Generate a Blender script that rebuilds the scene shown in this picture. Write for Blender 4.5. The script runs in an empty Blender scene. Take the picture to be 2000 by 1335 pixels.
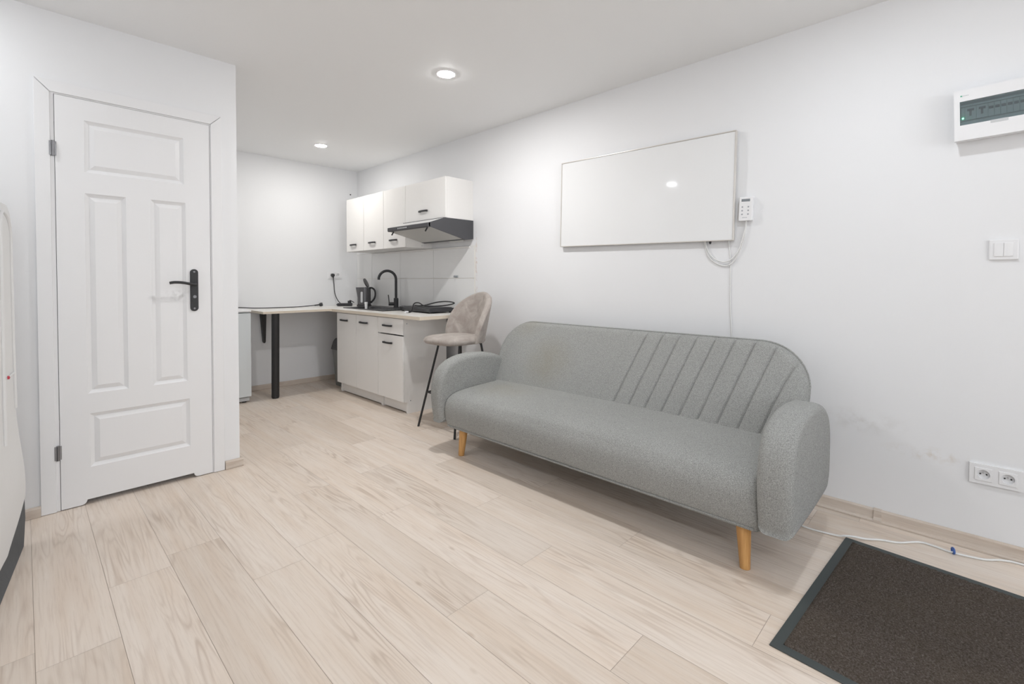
import bpy, bmesh, math, random
from mathutils import Vector, Matrix
random.seed(7)
PI = math.pi
sc = bpy.context.scene
COL = sc.collection

# ------------------------------------------------------------------ camera
XR, YB, YD, XC, H = 2.784, 5.254, 3.183, 0.906, 2.419
F_PX, V0, YAW, PITCH, ROLL, CAM_H = 922.589, 565.5635, 0.803, -0.0196, 0.0006, 1.13
cam_d = bpy.data.cameras.new('camera'); cam = bpy.data.objects.new('camera', cam_d); COL.objects.link(cam)
cam_d.sensor_width = 36.0; cam_d.lens = F_PX / 2000 * 36
cam_d.shift_y = -(667.5 - V0) / 2000
cam_d.clip_start = 0.02
fw = Vector((math.sin(YAW)*math.cos(PITCH), math.cos(YAW)*math.cos(PITCH), math.sin(PITCH)))
rt = Vector((math.cos(YAW), -math.sin(YAW), 0)); up = rt.cross(fw)
rt, up = rt*math.cos(ROLL)+up*math.sin(ROLL), up*math.cos(ROLL)-rt*math.sin(ROLL)
M = Matrix((rt, up, -fw)).transposed().to_4x4(); M.translation = (0, 0, CAM_H)
cam.matrix_world = M
sc.camera = cam

# ------------------------------------------------------------------ world, exposure
w = bpy.data.worlds.new('world'); sc.world = w; w.use_nodes = True
w.node_tree.nodes['Background'].inputs[0].default_value = (0.8, 0.88, 1, 1)
w.node_tree.nodes['Background'].inputs[1].default_value = 0.02
vs = sc.view_settings
vs.view_transform = 'Standard'; vs.look = 'None'; vs.gamma = 1; vs.use_curve_mapping = False
vs.exposure = 2.32
# recessed ceiling lamps, last two added as unseen fill: (x, y, radiance, colour)
LAMPS = [
    (1.855, 2.365, 122, (1.0, 0.99, 0.98), 'round recessed ceiling light glowing over the front of the sofa'),
    (2.000, 4.472, 64, (1.0, 0.98, 0.945), 'round recessed ceiling light glowing near the kitchen wall cabinets'),
    (-0.530, 2.864, 44, (0.95, 0.975, 1.0), 'round recessed ceiling light in front of the panelled door, mirrored in the wall heater'),
    (1.855, 0.300, 58, (0.90, 0.95, 1.0), 'round recessed ceiling light over the dark doormat'),
    (-0.600, -0.900, 112, (0.89, 0.945, 1.0), 'added round ceiling light behind the camera, filling the room with bounced light'),  # lamp added out of view to raise the bounced light
    (-0.600, -2.600, 118, (0.89, 0.945, 1.0), 'added round ceiling light at the unseen rear end of the room, for more bounced fill'),  # second added lamp out of view, more bounce for the ceiling
]

# added fill light at the made-up rear window, tilted up towards the ceiling
fill_d = bpy.data.lights.new('added_daylight_fill', 'AREA'); fill_d.shape = 'RECTANGLE'; fill_d.size = 2.3; fill_d.size_y = 1.3
fill_d.energy = 13; fill_d.color = (.95, .975, 1.0)
fill_o = bpy.data.objects.new('added_daylight_fill', fill_d); COL.objects.link(fill_o)
fill_o.location = (.35, -3.705, 1.50); fill_o.rotation_euler = (math.radians(124), 0, 0)

# ------------------------------------------------------------------ materials
def mat(name, col=(.8,.8,.8), rough=.5, metal=0., spec=.5, emit=None, estr=0., coat=0.):
    m = bpy.data.materials.new(name); m.use_nodes = True
    b = m.node_tree.nodes['Principled BSDF']
    b.inputs['Base Color'].default_value = (*col, 1); b.inputs['Roughness'].default_value = rough
    b.inputs['Metallic'].default_value = metal; b.inputs['Specular IOR Level'].default_value = spec
    b.inputs['Coat Weight'].default_value = coat
    if emit: b.inputs['Emission Color'].default_value = (*emit, 1); b.inputs['Emission Strength'].default_value = estr
    return m
class N:
    def __init__(s, m): s.t = m.node_tree; s.b = s.t.nodes['Principled BSDF']
    def n(s, typ, **k):
        x = s.t.nodes.new(typ)
        for a, v in k.items():
            if a.startswith('i_'): x.inputs[a[2:].replace('_', ' ')].default_value = v
            else: setattr(x, a, v)
        return x
    def l(s, a, ao, b, bi): s.t.links.new(a.outputs[ao], b.inputs[bi])
    def math(s, op, a, b=None, clamp=False):
        x = s.n('ShaderNodeMath', operation=op, use_clamp=clamp)
        for i, v in enumerate((a, b)):
            if v is None: continue
            if isinstance(v, (int, float)): x.inputs[i].default_value = v
            else: s.t.links.new(v, x.inputs[i])
        return x.outputs[0]
    def mix(s, f, a, b, typ='MIX'):
        x = s.n('ShaderNodeMix', data_type='RGBA', blend_type=typ)
        for i, v in ((0, f), (6, a), (7, b)):
            if isinstance(v, (int, float)): x.inputs[i].default_value = v
            elif isinstance(v, tuple): x.inputs[i].default_value = (*v, 1) if len(v) == 3 else v
            else: s.t.links.new(v, x.inputs[i])
        return x.outputs[2]
    def ramp(s, f, stops):
        x = s.n('ShaderNodeValToRGB'); e = x.color_ramp.elements
        while len(e) < len(stops): e.new(.5)
        for q, (p, c) in zip(e, stops): q.position = p; q.color = (*c, 1) if len(c) == 3 else c
        s.t.links.new(f, x.inputs[0]); return x.outputs[0]
    def noise(s, vec, scale, detail=3, rough=.5, dist=0.):
        x = s.n('ShaderNodeTexNoise'); x.inputs['Scale'].default_value = scale; x.inputs['Detail'].default_value = detail
        x.inputs['Roughness'].default_value = rough; x.inputs['Distortion'].default_value = dist
        if vec is not None: s.t.links.new(vec, x.inputs['Vector'])
        return x.outputs[0]
    def obj(s): return s.n('ShaderNodeTexCoord').outputs['Object']
    def mapping(s, vec, loc=(0,0,0), scale=(1,1,1)):
        x = s.n('ShaderNodeMapping'); x.inputs['Location'].default_value = loc; x.inputs['Scale'].default_value = scale
        s.t.links.new(vec, x.inputs['Vector']); return x.outputs[0]
    def bump(s, h, strength=.2, dist=.01):
        x = s.n('ShaderNodeBump'); x.inputs['Strength'].default_value = strength; x.inputs['Distance'].default_value = dist
        s.t.links.new(h, x.inputs['Height']); s.t.links.new(x.outputs[0], s.b.inputs['Normal'])
    def col(s, c): s.t.links.new(c, s.b.inputs['Base Color'])

def wall_mat(name, c, stains=()):
    m = mat(name, c, .62, spec=.3); k = N(m); o = k.obj()
    n1 = k.noise(o, 1.3, 3); c1 = k.mix(n1, tuple(v*.985 for v in c), tuple(min(.97, v*1.012) for v in c))
    geo = k.n('ShaderNodeNewGeometry').outputs['Position']
    for (p, sc_, colr, amt, ns) in stains:     # scuffs and smudges with a shape of their own
        mp = k.mapping(geo, tuple(-a*b for a, b in zip(p, sc_)), sc_)
        ln = k.n('ShaderNodeVectorMath', operation='LENGTH'); k.t.links.new(mp, ln.inputs[0])
        fall = k.math('SUBTRACT', 1, ln.outputs['Value'], True)
        nz = k.ramp(k.noise(geo, ns, 4, .6), [(.45, (0,0,0)), (.68, (1,1,1))])
        c1 = k.mix(k.math('MULTIPLY', k.math('MULTIPLY', fall, nz), amt), c1, colr)
    k.col(c1); k.bump(k.noise(o, 240, 2), .06, .002)
    return m
W = (.875, .88, .893)
M_wall = wall_mat('wall_paint', W)
M_wallR = wall_mat('wall_paint_scuffed', W, [((XR, .36, .46), (1, 5, 14), (.55, .52, .47), .32, 22),
    ((XR, .47, .13), (1, 45, 60), (.35, .35, .35), .9, 9), ((XR, .1, .36), (1, 5, 25), (.62, .52, .4), .45, 30),
    ((XR, 3.125, 1.2), (1, 60, 2.2), (.6, .42, .3), .8, 25)])
M_ceil = wall_mat('ceiling_paint', (.95, .955, .96))
M_doorwhite = mat('door_white', (.88, .88, .89), .38, spec=.4)
k = N(M_doorwhite); g = k.mapping(k.obj(), scale=(90, 90, 2.5)); k.bump(k.noise(g, 1, 3), .10, .0012)
ps = k.mapping(k.n('ShaderNodeNewGeometry').outputs['Position'], (-.605*13, 0, -1.05*17), (13, 0, 17))
ln = k.n('ShaderNodeVectorMath', operation='LENGTH'); k.t.links.new(ps, ln.inputs[0])
fall = k.math('SUBTRACT', 1, ln.outputs['Value'], True)
nz = k.ramp(k.noise(k.obj(), 45, 3), [(.42, (0,0,0)), (.7, (1,1,1))])
k.col(k.mix(k.math('MULTIPLY', k.math('MULTIPLY', fall, nz), .55), (.88,.88,.89), (.5,.5,.5)))
M_white = mat('cabinet_white', (.885, .87, .85), .45, spec=.4)
N(M_white).bump(N(M_white).noise(N(M_white).obj(), 300, 2), .03, .001)
M_carcass = mat('board_white', (.86, .845, .825), .55, spec=.3)
M_plastic = mat('plastic_white', (.88, .88, .89), .3)
M_plastic_grey = mat('plastic_light_grey', (.6, .61, .62), .35)
M_black = mat('black_metal', (.022, .022, .024), .42)
M_blackpl = mat('black_plastic', (.03, .03, .033), .35)
M_rubbercord = mat('black_cord', (.025, .025, .027), .5)
M_cordwhite = mat('white_cord', (.82, .82, .81), .4)
M_chrome = mat('steel', (.62, .62, .63), .25, 1.)
M_steel = mat('dull_steel', (.25, .25, .26), .35, 1.)
M_greymetal = mat('hood_grey', (.085, .085, .092), .42, .3)
M_hoodvisor = mat('hood_visor_glass', (.75, .76, .76), .12, .0, coat=.4)
M_filter = mat('hood_filter_mesh', (.66, .65, .62), .4, .5)
k = N(M_filter); o = k.obj(); wv = k.n('ShaderNodeTexWave', bands_direction='Y'); wv.inputs['Scale'].default_value = 60
k.t.links.new(o, wv.inputs['Vector']); k.bump(wv.outputs['Fac'], .25, .003)
M_lens = mat('lamp_lens', (.85, .85, .83), .2)
M_sink = mat('sink_black_granite', (.03, .03, .032), .38)
k = N(M_sink); k.col(k.ramp(k.noise(k.obj(), 500, 2, .8), [(.4, (.02,.02,.021)), (.8, (.09,.09,.095))]))
M_tile = mat('tile_gloss', (.85, .85, .845), .16)
M_grout = mat('grout', (.78, .74, .66), .8)
M_screen = mat('lcd', (.25, .27, .29), .2)
M_button = mat('button_grey', (.4, .41, .44), .5)
M_heater = mat('heater_face', (.87, .875, .88), .06, spec=.25)
M_frame = mat('heater_frame', (.72, .69, .65), .3, .3)
M_bluegreen = mat('tinted_window', (.25, .32, .34), .08)
b = M_bluegreen.node_tree.nodes['Principled BSDF']; b.inputs['Transmission Weight'].default_value = .85; b.inputs['IOR'].default_value = 1.1
b.inputs['Base Color'].default_value = (.55, .63, .65, 1)
M_breaker = mat('breaker_grey', (.42, .45, .45), .5)
M_rail = mat('panel_dark', (.10, .12, .125), .5)
M_led = mat('green_led', (.05, .6, .3), .3, emit=(.1, 1, .45), estr=6)
M_greenlogo = mat('green_print', (.1, .42, .28), .5)
M_greyprint = mat('grey_print', (.35, .37, .39), .5)
M_dark = mat('dark_hole', (.02, .02, .02), .7)
M_binbody = mat('bin_grey', (.20, .205, .195), .45)
M_binlid = mat('bin_lid', (.055, .055, .06), .4)
M_wardrobe = mat('nonwoven_white', (.86, .86, .855), .8, spec=.2)
k = N(M_wardrobe); k.bump(k.noise(k.mapping(k.obj(), scale=(3, 3, 1.2)), 3, 4), .3, .02)
M_skirt = mat('nonwoven_grey', (.13, .135, .14), .8, spec=.2)
k = N(M_skirt); k.bump(k.noise(k.obj(), 10, 4), .5, .02)
M_piping = mat('piping_white', (.85, .85, .85), .5)
M_red = mat('red_pull', (.6, .05, .08), .4)
M_blue = mat('blue_clip', (.05, .13, .42), .4)
M_fridge = mat('fridge_white', (.72, .76, .78), .3)
M_cupw = mat('cup_white', (.82, .82, .82), .4)

# velvet for the stool
M_velvet = mat('velvet_taupe', (.36, .31, .28), .75, spec=.2)
k = N(M_velvet); b = k.b; b.inputs['Sheen Weight'].default_value = .5; b.inputs['Sheen Roughness'].default_value = .4
b.inputs['Sheen Tint'].default_value = (.9, .85, .8, 1)
nz = k.noise(k.obj(), 14, 4, .6, .6)
k.col(k.ramp(nz, [(.3, (.33, .285, .255)), (.5, (.40, .355, .325)), (.72, (.50, .455, .42))])); k.bump(nz, .15, .01)

# sofa fabric
M_fabric = mat('grey_melange', (.28, .285, .275), .9, spec=.15)
k = N(M_fabric); o = k.obj()
w1 = k.noise(k.mapping(o, scale=(1, 1, 1)), 300, 3, .72); w2 = k.noise(o, 3, 2)
c = k.ramp(w1, [(.30, (.185, .188, .18)), (.49, (.335, .34, .327)), (.72, (.545, .55, .535))])
c = k.mix(.10, c, k.ramp(w2, [(.3, (.28,.28,.27)), (.7, (.46,.46,.45))]))
geo = k.n('ShaderNodeNewGeometry').outputs['Position']
for p, s, amt in [((2.48, 2.02, .58), (2.5, 4.2, 5), .30), ((2.2, 2.2, .41), (5, 3.4, 6), .22), ((2.6, 2.3, .8), (5, 5, 9), .2)]:
    mp = k.mapping(geo, tuple(-a*b_ for a, b_ in zip(p, s)), s)
    ln = k.n('ShaderNodeVectorMath', operation='LENGTH'); k.t.links.new(mp, ln.inputs[0])
    fall = k.math('MULTIPLY', k.math('SUBTRACT', 1, ln.outputs['Value'], True), k.noise(geo, 9, 4, .6))
    c = k.mix(k.math('MULTIPLY', fall, amt*2.2, True), c, (.27, .235, .15))
k.col(c); k.bump(k.noise(o, 420, 2, .7), .35, .003)
M_legwood = mat('beech_orange', (.62, .33, .11), .42)
k = N(M_legwood); nz = k.noise(k.mapping(k.obj(), scale=(60, 60, 4)), 1.4, 4, .6)
k.col(k.ramp(nz, [(.3, (.50, .245, .075)), (.7, (.70, .40, .15))]))

# doormat
M_matpile = mat('mat_pile', (.05, .045, .04), .95, spec=.1)
k = N(M_matpile); o = k.obj()
nz = k.noise(o, 190, 3, .8); big = k.noise(o, 4, 3)
c = k.ramp(nz, [(.34, (.040, .033, .030)), (.52, (.110, .092, .083)), (.66, (.20, .172, .158)), (.78, (.46, .41, .36))])
c = k.mix(k.math('MULTIPLY', big, .5), c, (.13, .102, .068), 'MIX'); k.col(c)
k.bump(nz, .9, .008)
M_rubber = mat('mat_rubber', (.055, .066, .066), .6)

# floor planks: uv = (along, across) in metres, attr plank = random
def wood_nodes(name, along_uv=True, tint=1.0):
    m = mat(name, (.6, .5, .42), .42, spec=.35); k = N(m)
    uv = k.n('ShaderNodeUVMap', uv_map='plank').outputs[0]
    at = k.n('ShaderNodeAttribute', attribute_name='rnd'); rnd = at.outputs['Fac']
    # cathedral figure
    f = k.noise(k.mapping(uv, scale=(1.0, 11.5, 1)), 1.0, 2.0, .45, .12)
    ring = k.math('SINE', k.math('MULTIPLY', f, 82))
    ring = k.math('POWER', k.math('ADD', k.math('MULTIPLY', ring, .5), .5), 3.0)
    fig = k.ramp(k.noise(k.mapping(uv, loc=(3.1, 1.7, 0), scale=(1.6, 5, 1)), 1.0, 2), [(.44, (0,0,0)), (.66, (1,1,1))])
    fine = k.noise(k.mapping(uv, scale=(5, 120, 1)), 1.0, 4, .65)
    streak = k.noise(k.mapping(uv, loc=(7, 3, 0), scale=(.9, 22, 1)), 1.0, 3, .6)
    blot = k.noise(k.mapping(uv, loc=(1, 9, 0), scale=(1.2, 4, 1)), 1.0, 3)
    A = tuple(v*tint for v in (.76, .635, .525)); B = tuple(v*tint for v in (.83, .735, .645)); D = tuple(v*tint for v in (.50, .385, .30))
    c = k.mix(k.ramp(streak, [(.3, (0,0,0)), (.7, (1,1,1))]), A, B)
    c = k.mix(k.ramp(blot, [(.35, (0,0,0)), (.75, (.6,.6,.6))]), c, tuple(v*tint for v in (.86, .79, .725)))
    c = k.mix(k.math('MULTIPLY', k.math('MULTIPLY', ring, fig), .52), c, D)
    c = k.mix(k.math('MULTIPLY', k.ramp(fine, [(.48, (0,0,0)), (.68, (1,1,1))]), .27), c, D)
    kn = k.n('ShaderNodeTexVoronoi'); kn.inputs['Scale'].default_value = 1
    k.t.links.new(k.mapping(uv, loc=(.4, .2, 0), scale=(2.6, 7, 1)), kn.inputs['Vector'])
    c = k.mix(k.math('MULTIPLY', k.ramp(kn.outputs['Distance'], [(.02, (1,1,1)), (.065, (0,0,0))]), .4), c, tuple(v*tint for v in (.45, .33, .24)))
    c = k.mix(1.0, c, k.ramp(rnd, [(0, (.93, .92, .91)), (.5, (.99, .985, .98)), (1, (1.05, 1.05, 1.055))]), 'MULTIPLY')
    k.col(c); k.bump(fine, .05, .0015)
    return m
M_floor = wood_nodes('oak_laminate')
M_skirtwood = wood_nodes('oak_skirting', tint=.84)
M_seam = mat('plank_gap', (.46, .37, .30), .8)
M_oak_edge = mat('worktop_edge', (.74, .66, .55), .5)
M_worktop = mat('worktop_light', (.78, .76, .72), .35)
k = N(M_worktop); k.col(k.ramp(k.noise(k.mapping(k.obj(), scale=(1, 1, 1)), 7, 5, .65), [(.35, (.76, .73, .68)), (.6, (.86, .845, .82))]))

# ------------------------------------------------------------------ mesh helpers
def wloc(o):
    v = Vector((0, 0, 0))
    while o is not None: v += o.location; o = o.parent
    return v
def finish(bm, ang=38):
    bmesh.ops.recalc_face_normals(bm, faces=bm.faces)
    for f in bm.faces: f.smooth = True
    for e in bm.edges:
        e.smooth = not (len(e.link_faces) == 2 and e.calc_face_angle(0) > math.radians(ang)) and len(e.link_faces) == 2
def obj(name, bm, m, parent=None, ang=38, fin=True):
    if fin: finish(bm, ang)
    if parent is not None: bmesh.ops.translate(bm, verts=bm.verts, vec=-wloc(parent))
    me = bpy.data.meshes.new(name); bm.to_mesh(me); bm.free()
    for x in (m if isinstance(m, (list, tuple)) else [m]): me.materials.append(x)
    o = bpy.data.objects.new(name, me); COL.objects.link(o)
    if ang == 38:
        wn = o.modifiers.new('weighted_normal', 'WEIGHTED_NORMAL'); wn.keep_sharp = True; wn.weight = 80
    if parent is not None: o.parent = parent
    return o
def thing(name, label, cat, loc=(0,0,0), group=None):
    o = bpy.data.objects.new(name, None); COL.objects.link(o); o.location = loc; o.empty_display_size = .05
    o['label'] = label; o['category'] = cat
    if group: o['group'] = group
    return o
def tag(o, label, cat, group=None):
    o['label'] = label; o['category'] = cat
    if group: o['group'] = group
    return o
def struct(o): o['kind'] = 'structure'; return o
def dup(root, loc, label, group=None):
    def cp(x, par):
        c = x.copy(); COL.objects.link(c); c.parent = par
        for ch in list(x.children): cp(ch, c)
        return c
    r = cp(root, None); r.location = loc; r['label'] = label
    if group: r['group'] = group
    return r
def box(bm, lo, hi, bev=0., seg=2, mi=0, xf=None):
    lo, hi = Vector(lo), Vector(hi)
    vs_ = [bm.verts.new((x, y, z)) for x in (lo.x, hi.x) for y in (lo.y, hi.y) for z in (lo.z, hi.z)]
    fs = [bm.faces.new([vs_[i] for i in q]) for q in ((0,1,3,2),(4,6,7,5),(0,4,5,1),(2,3,7,6),(0,2,6,4),(1,5,7,3))]
    for f in fs: f.material_index = mi
    geom = vs_
    if bev > 0:
        es = list({e for f in fs for e in f.edges})
        r = bmesh.ops.bevel(bm, geom=es, offset=bev, segments=seg, profile=.5, affect='EDGES')
        geom = list({v for f in r['faces'] for v in f.verts} | {v for v in vs_ if v.is_valid})
        for f in r['faces']: f.material_index = mi
        for v in geom:
            for f in v.link_faces: f.material_index = mi
    if xf is not None:
        for v in set(geom): v.co = xf @ v.co
    return geom
def bx(lo, hi, bev=0., seg=2, xf=None):
    bm = bmesh.new(); box(bm, lo, hi, bev, seg, 0, xf); return bm
def catmull(pts, n=8, closed=False):
    P = [Vector(p) for p in pts]; out = []
    m = len(P)
    rng = range(m) if closed else range(m-1)
    for i in rng:
        if closed: a, b, c, d = P[(i-1) % m], P[i], P[(i+1) % m], P[(i+2) % m]
        else: a, b, c, d = P[max(i-1,0)], P[i], P[i+1], P[min(i+2,m-1)]
        for j in range(n):
            t = j/n
            out.append(.5*((2*b)+(c-a)*t+(2*a-5*b+4*c-d)*t*t+(3*b-a-3*c+d)*t**3))
    if not closed: out.append(P[-1])
    return out
def tube(bm, pts, r, seg=8, smooth=0, closed=False, mi=0, radii=None):
    P = catmull(pts, smooth, closed) if smooth else [Vector(p) for p in pts]
    n = len(P); rings = []
    t0 = (P[1]-P[0]).normalized(); a = Vector((0,0,1)) if abs(t0.z) < .9 else Vector((1,0,0))
    nrm = (a - t0*a.dot(t0)).normalized()
    for i in range(n):
        if closed: t = (P[(i+1) % n]-P[i-1]).normalized()
        else: t = (P[min(i+1,n-1)]-P[max(i-1,0)]).normalized()
        nrm = (nrm - t*nrm.dot(t)).normalized(); b = t.cross(nrm)
        rr = r if radii is None else radii[0]+(radii[1]-radii[0])*i/(n-1)
        rings.append([bm.verts.new(P[i]+(nrm*math.cos(2*PI*j/seg)+b*math.sin(2*PI*j/seg))*rr) for j in range(seg)])
    for i in range(n if closed else n-1):
        A, B = rings[i], rings[(i+1) % n]
        for j in range(seg):
            f = bm.faces.new((A[j], A[(j+1) % seg], B[(j+1) % seg], B[j])); f.material_index = mi
    if not closed:
        bm.faces.new(rings[0][::-1]).material_index = mi; bm.faces.new(rings[-1]).material_index = mi
    return [v for rg in rings for v in rg]
def lathe(bm, prof, c, seg=28, axis=Vector((0,0,1)), mi=0):
    q = Vector((0,0,1)).rotation_difference(Vector(axis)); rings = []; c = Vector(c)
    for r, z in prof:
        if r < 1e-6: rings.append([bm.verts.new(c + q @ Vector((0,0,z)))])
        else: rings.append([bm.verts.new(c + q @ Vector((r*math.cos(2*PI*j/seg), r*math.sin(2*PI*j/seg), z))) for j in range(seg)])
    for A, B in zip(rings, rings[1:]):
        for j in range(seg):
            a0, a1, b0, b1 = A[j % len(A)], A[(j+1) % len(A)], B[j % len(B)], B[(j+1) % len(B)]
            vs_ = []
            for v in (a0, a1, b1, b0):
                if v not in vs_: vs_.append(v)
            if len(vs_) > 2: bm.faces.new(vs_).material_index = mi
    for R in (rings[0], rings[-1]):
        if len(R) > 2:
            try: bm.faces.new(R)
            except ValueError: pass
AX = {'x': lambda a, u, v: Vector((a, u, v)), 'y': lambda a, u, v: Vector((u, a, v)), 'z': lambda a, u, v: Vector((u, v, a))}
def inset2d(P, d):
    n = len(P); area = sum(P[i][0]*P[(i+1) % n][1]-P[(i+1) % n][0]*P[i][1] for i in range(n)); s = 1 if area > 0 else -1
    out = []
    for i in range(n):
        a, b, c = Vector(P[i-1]), Vector(P[i]), Vector(P[(i+1) % n])
        e1, e2 = (b-a).normalized(), (c-b).normalized()
        n1, n2 = Vector((-e1.y, e1.x))*s, Vector((-e2.y, e2.x))*s
        m = n1+n2; L = m.length
        m = m.normalized() if L > 1e-6 else n1
        out.append(b + m*(d/max(.35, m.dot(n1))))
    return out
def pillow(bm, outline, axis, steps, mi=0):
    """steps = [(position along axis, inset)]; caps both ends."""
    fn = AX[axis]; rings = []
    for a, d in steps:
        P = inset2d(outline, d) if d else [Vector(p) for p in outline]
        rings.append([bm.verts.new(fn(a, p[0], p[1])) for p in P])
    n = len(outline)
    for A, B in zip(rings, rings[1:]):
        for j in range(n):
            bm.faces.new((A[j], A[(j+1) % n], B[(j+1) % n], B[j])).material_index = mi
    for R in (rings[0], rings[-1]):
        bm.faces.new(R).material_index = mi
    return [v for r in rings for v in r]
def pillow_scaled(bm, outline, axis, steps):
    fn = AX[axis]; xs_ = [p[0] for p in outline]; zs2 = [p[1] for p in outline]
    cx, cz, hx, hz = (min(xs_)+max(xs_))/2, (min(zs2)+max(zs2))/2, (max(xs_)-min(xs_))/2, (max(zs2)-min(zs2))/2
    rings = [[bm.verts.new(fn(a, cx+(p[0]-cx)*(1-d/hx), cz+(p[1]-cz)*(1-d/hz))) for p in outline] for a, d in steps]
    n = len(outline)
    for A, B in zip(rings, rings[1:]):
        for j in range(n): bm.faces.new((A[j], A[(j+1) % n], B[(j+1) % n], B[j]))
    bm.faces.new(rings[0]); bm.faces.new(rings[-1])
def rsteps(a, b, r, n=4):
    """rounded edge steps between a and b"""
    s = 1 if b > a else -1; out = []
    for i in range(n+1):
        t = i/n*PI/2; out.append((a+s*r*(1-math.cos(PI/2-t))*1.0 if False else a+s*r*(1-math.cos(t)) , r*(1-math.sin(t))))
    out2 = [(b-(p-a), d) for p, d in out][::-1]
    return out+out2
def rrect(x0, y0, x1, y1, r, n=5):
    if isinstance(r, (int, float)): r = (r,)*4     # corners: (x0,y0),(x1,y0),(x1,y1),(x0,y1)
    out = []
    for (cx, cy, a, rr) in ((x0+r[0], y0+r[0], PI, r[0]), (x1-r[1], y0+r[1], 1.5*PI, r[1]), (x1-r[2], y1-r[2], 0, r[2]), (x0+r[3], y1-r[3], .5*PI, r[3])):
        for i in range(n+1):
            t = a+i/n*PI/2; out.append((cx+rr*math.cos(t), cy+rr*math.sin(t)))
    return out
def puffy(bm, nu, nv, fn, us=None):
    """fn(u,v) -> (front point, back point); grids welded along the border."""
    us = us or [i/nu for i in range(nu+1)]; nu = len(us)-1
    G = [[None]*(nv+1) for _ in range(nu+1)]; B = [[None]*(nv+1) for _ in range(nu+1)]
    for i, u in enumerate(us):
        for j in range(nv+1):
            p, q = fn(u, j/nv); border = i in (0, nu) or j in (0, nv)
            G[i][j] = bm.verts.new((p+q)/2 if border else p); B[i][j] = G[i][j] if border else bm.verts.new(q)
    for i in range(nu):
        for j in range(nv):
            bm.faces.new((G[i][j], G[i+1][j], G[i+1][j+1], G[i][j+1]))
            try: bm.faces.new((B[i][j], B[i][j+1], B[i+1][j+1], B[i+1][j]))
            except ValueError: pass
def rotz_about(c, a): return Matrix.Translation(c) @ Matrix.Rotation(a, 4, 'Z') @ Matrix.Translation(-Vector(c))
def rotx_about(c, a): return Matrix.Translation(c) @ Matrix.Rotation(a, 4, 'X') @ Matrix.Translation(-Vector(c))

# ------------------------------------------------------------------ room shell
XL, YF, T = -2.0, -3.7, .10
# floor of individual planks along y (one mesh)
bm = bmesh.new(); uvl = bm.loops.layers.uv.new('plank'); rl = bm.faces.layers.float.new('rnd')
PW, PL, X0 = .1926, 1.285, .0105
known = {0: 1.917, 1: 2.254, 2: 2.35, 3: 1.924, 4: 2.03, 5: 1.245, 6: 2.015, 7: 1.26, 8: 1.75, 9: 2.335, -1: 2.02, -2: 1.2}
r0, r1 = math.floor((XL-X0)/PW), math.floor((XR-X0)/PW)
rnd = random.Random(3)
def strip(x0, x1, y0, y1, z, uo, vo, rv, mi=0):
    vs_ = [bm.verts.new(p) for p in ((x0,y0,z),(x1,y0,z),(x1,y1,z),(x0,y1,z))]
    f = bm.faces.new(vs_); f[rl] = rv; f.material_index = mi
    for l in f.loops: l[uvl].uv = (l.vert.co.y+uo, l.vert.co.x+vo)
for r in range(r0, r1+1):
    xa, xb = max(XL, X0+r*PW), min(XR, X0+(r+1)*PW)
    j0 = known.get(r, rnd.uniform(0, PL)); n0 = math.floor((YF-j0)/PL)
    y = j0+n0*PL
    while y < YB:
        a, b_ = max(YF, y), min(YB, y+PL)
        if b_ > a:
            g = .0005
            strip(xa+g, xb-g, a+g, b_-g, 0, rnd.uniform(0, 60), rnd.uniform(0, 60), rnd.random())
        y += PL
strip(XL, XR, YF, YB, -.0012, 0, 0, 0, 1)
o = obj('floor', bm, [M_floor, M_seam]); struct(o)
me = o.data
if 'rnd' not in me.attributes: raise RuntimeError('rnd')
struct(obj('ceiling', bx((XL-T, YF-T, H), (XR+T, YB+T, H+T)), M_ceil))
struct(obj('wall_right', bx((XR, YF-T, -.05), (XR+T, YB+T, H)), M_wallR))
struct(obj('wall_back', bx((XC-T, YB, -.05), (XR, YB+T, H)), M_wall))
bm = bmesh.new()   # door wall with its opening
DX0, DX1, DZ = .100, .768, 2.036
box(bm, (XL, YD, -.05), (DX0, YD+T, H)); box(bm, (DX1, YD, -.05), (XC, YD+T, H)); box(bm, (DX0, YD, DZ), (DX1, YD+T, H))
struct(obj('wall_left', bm, M_wall))
struct(obj('wall_kitchen_side', bx((XC-T, YD+T, -.05), (XC, YB, H)), M_wall))
struct(obj('wall_far_left', bx((XL-T, YF-T, -.05), (XL, YD+T, H)), M_wall))
bm = bmesh.new(); WX0, WX1, WZ0, WZ1 = -.80, 1.50, .85, 2.15
box(bm, (XL, YF-T, -.05), (WX0, YF, H)); box(bm, (WX1, YF-T, -.05), (XR, YF, H)); box(bm, (WX0, YF-T, -.05), (WX1, YF, WZ0)); box(bm, (WX0, YF-T, WZ1), (WX1, YF, H))
struct(obj('wall_rear', bm, M_wall))
bm = bmesh.new()
for x0, x1, z0, z1 in ((WX0, WX0+.06, WZ0, WZ1), (WX1-.06, WX1, WZ0, WZ1), (WX0+.06, WX1-.06, WZ0, WZ0+.06), (WX0+.06, WX1-.06, WZ1-.06, WZ1), (.32, .38, WZ0+.06, WZ1-.06)):
    box(bm, (x0, YF-.09, z0), (x1, YF-.04, z1), .003)
added_win = struct(obj('added_window_1', bm, M_plastic))  # unseen window, put in to go with the added fill light
M_glass = mat('added_window_glass', (1, 1, 1), .02); M_glass.node_tree.nodes['Principled BSDF'].inputs['Transmission Weight'].default_value = 1
obj('added_pane', bx((WX0+.06, YF-.07, WZ0+.06), (WX1-.06, YF-.064, WZ1-.06)), M_glass, added_win)

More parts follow.
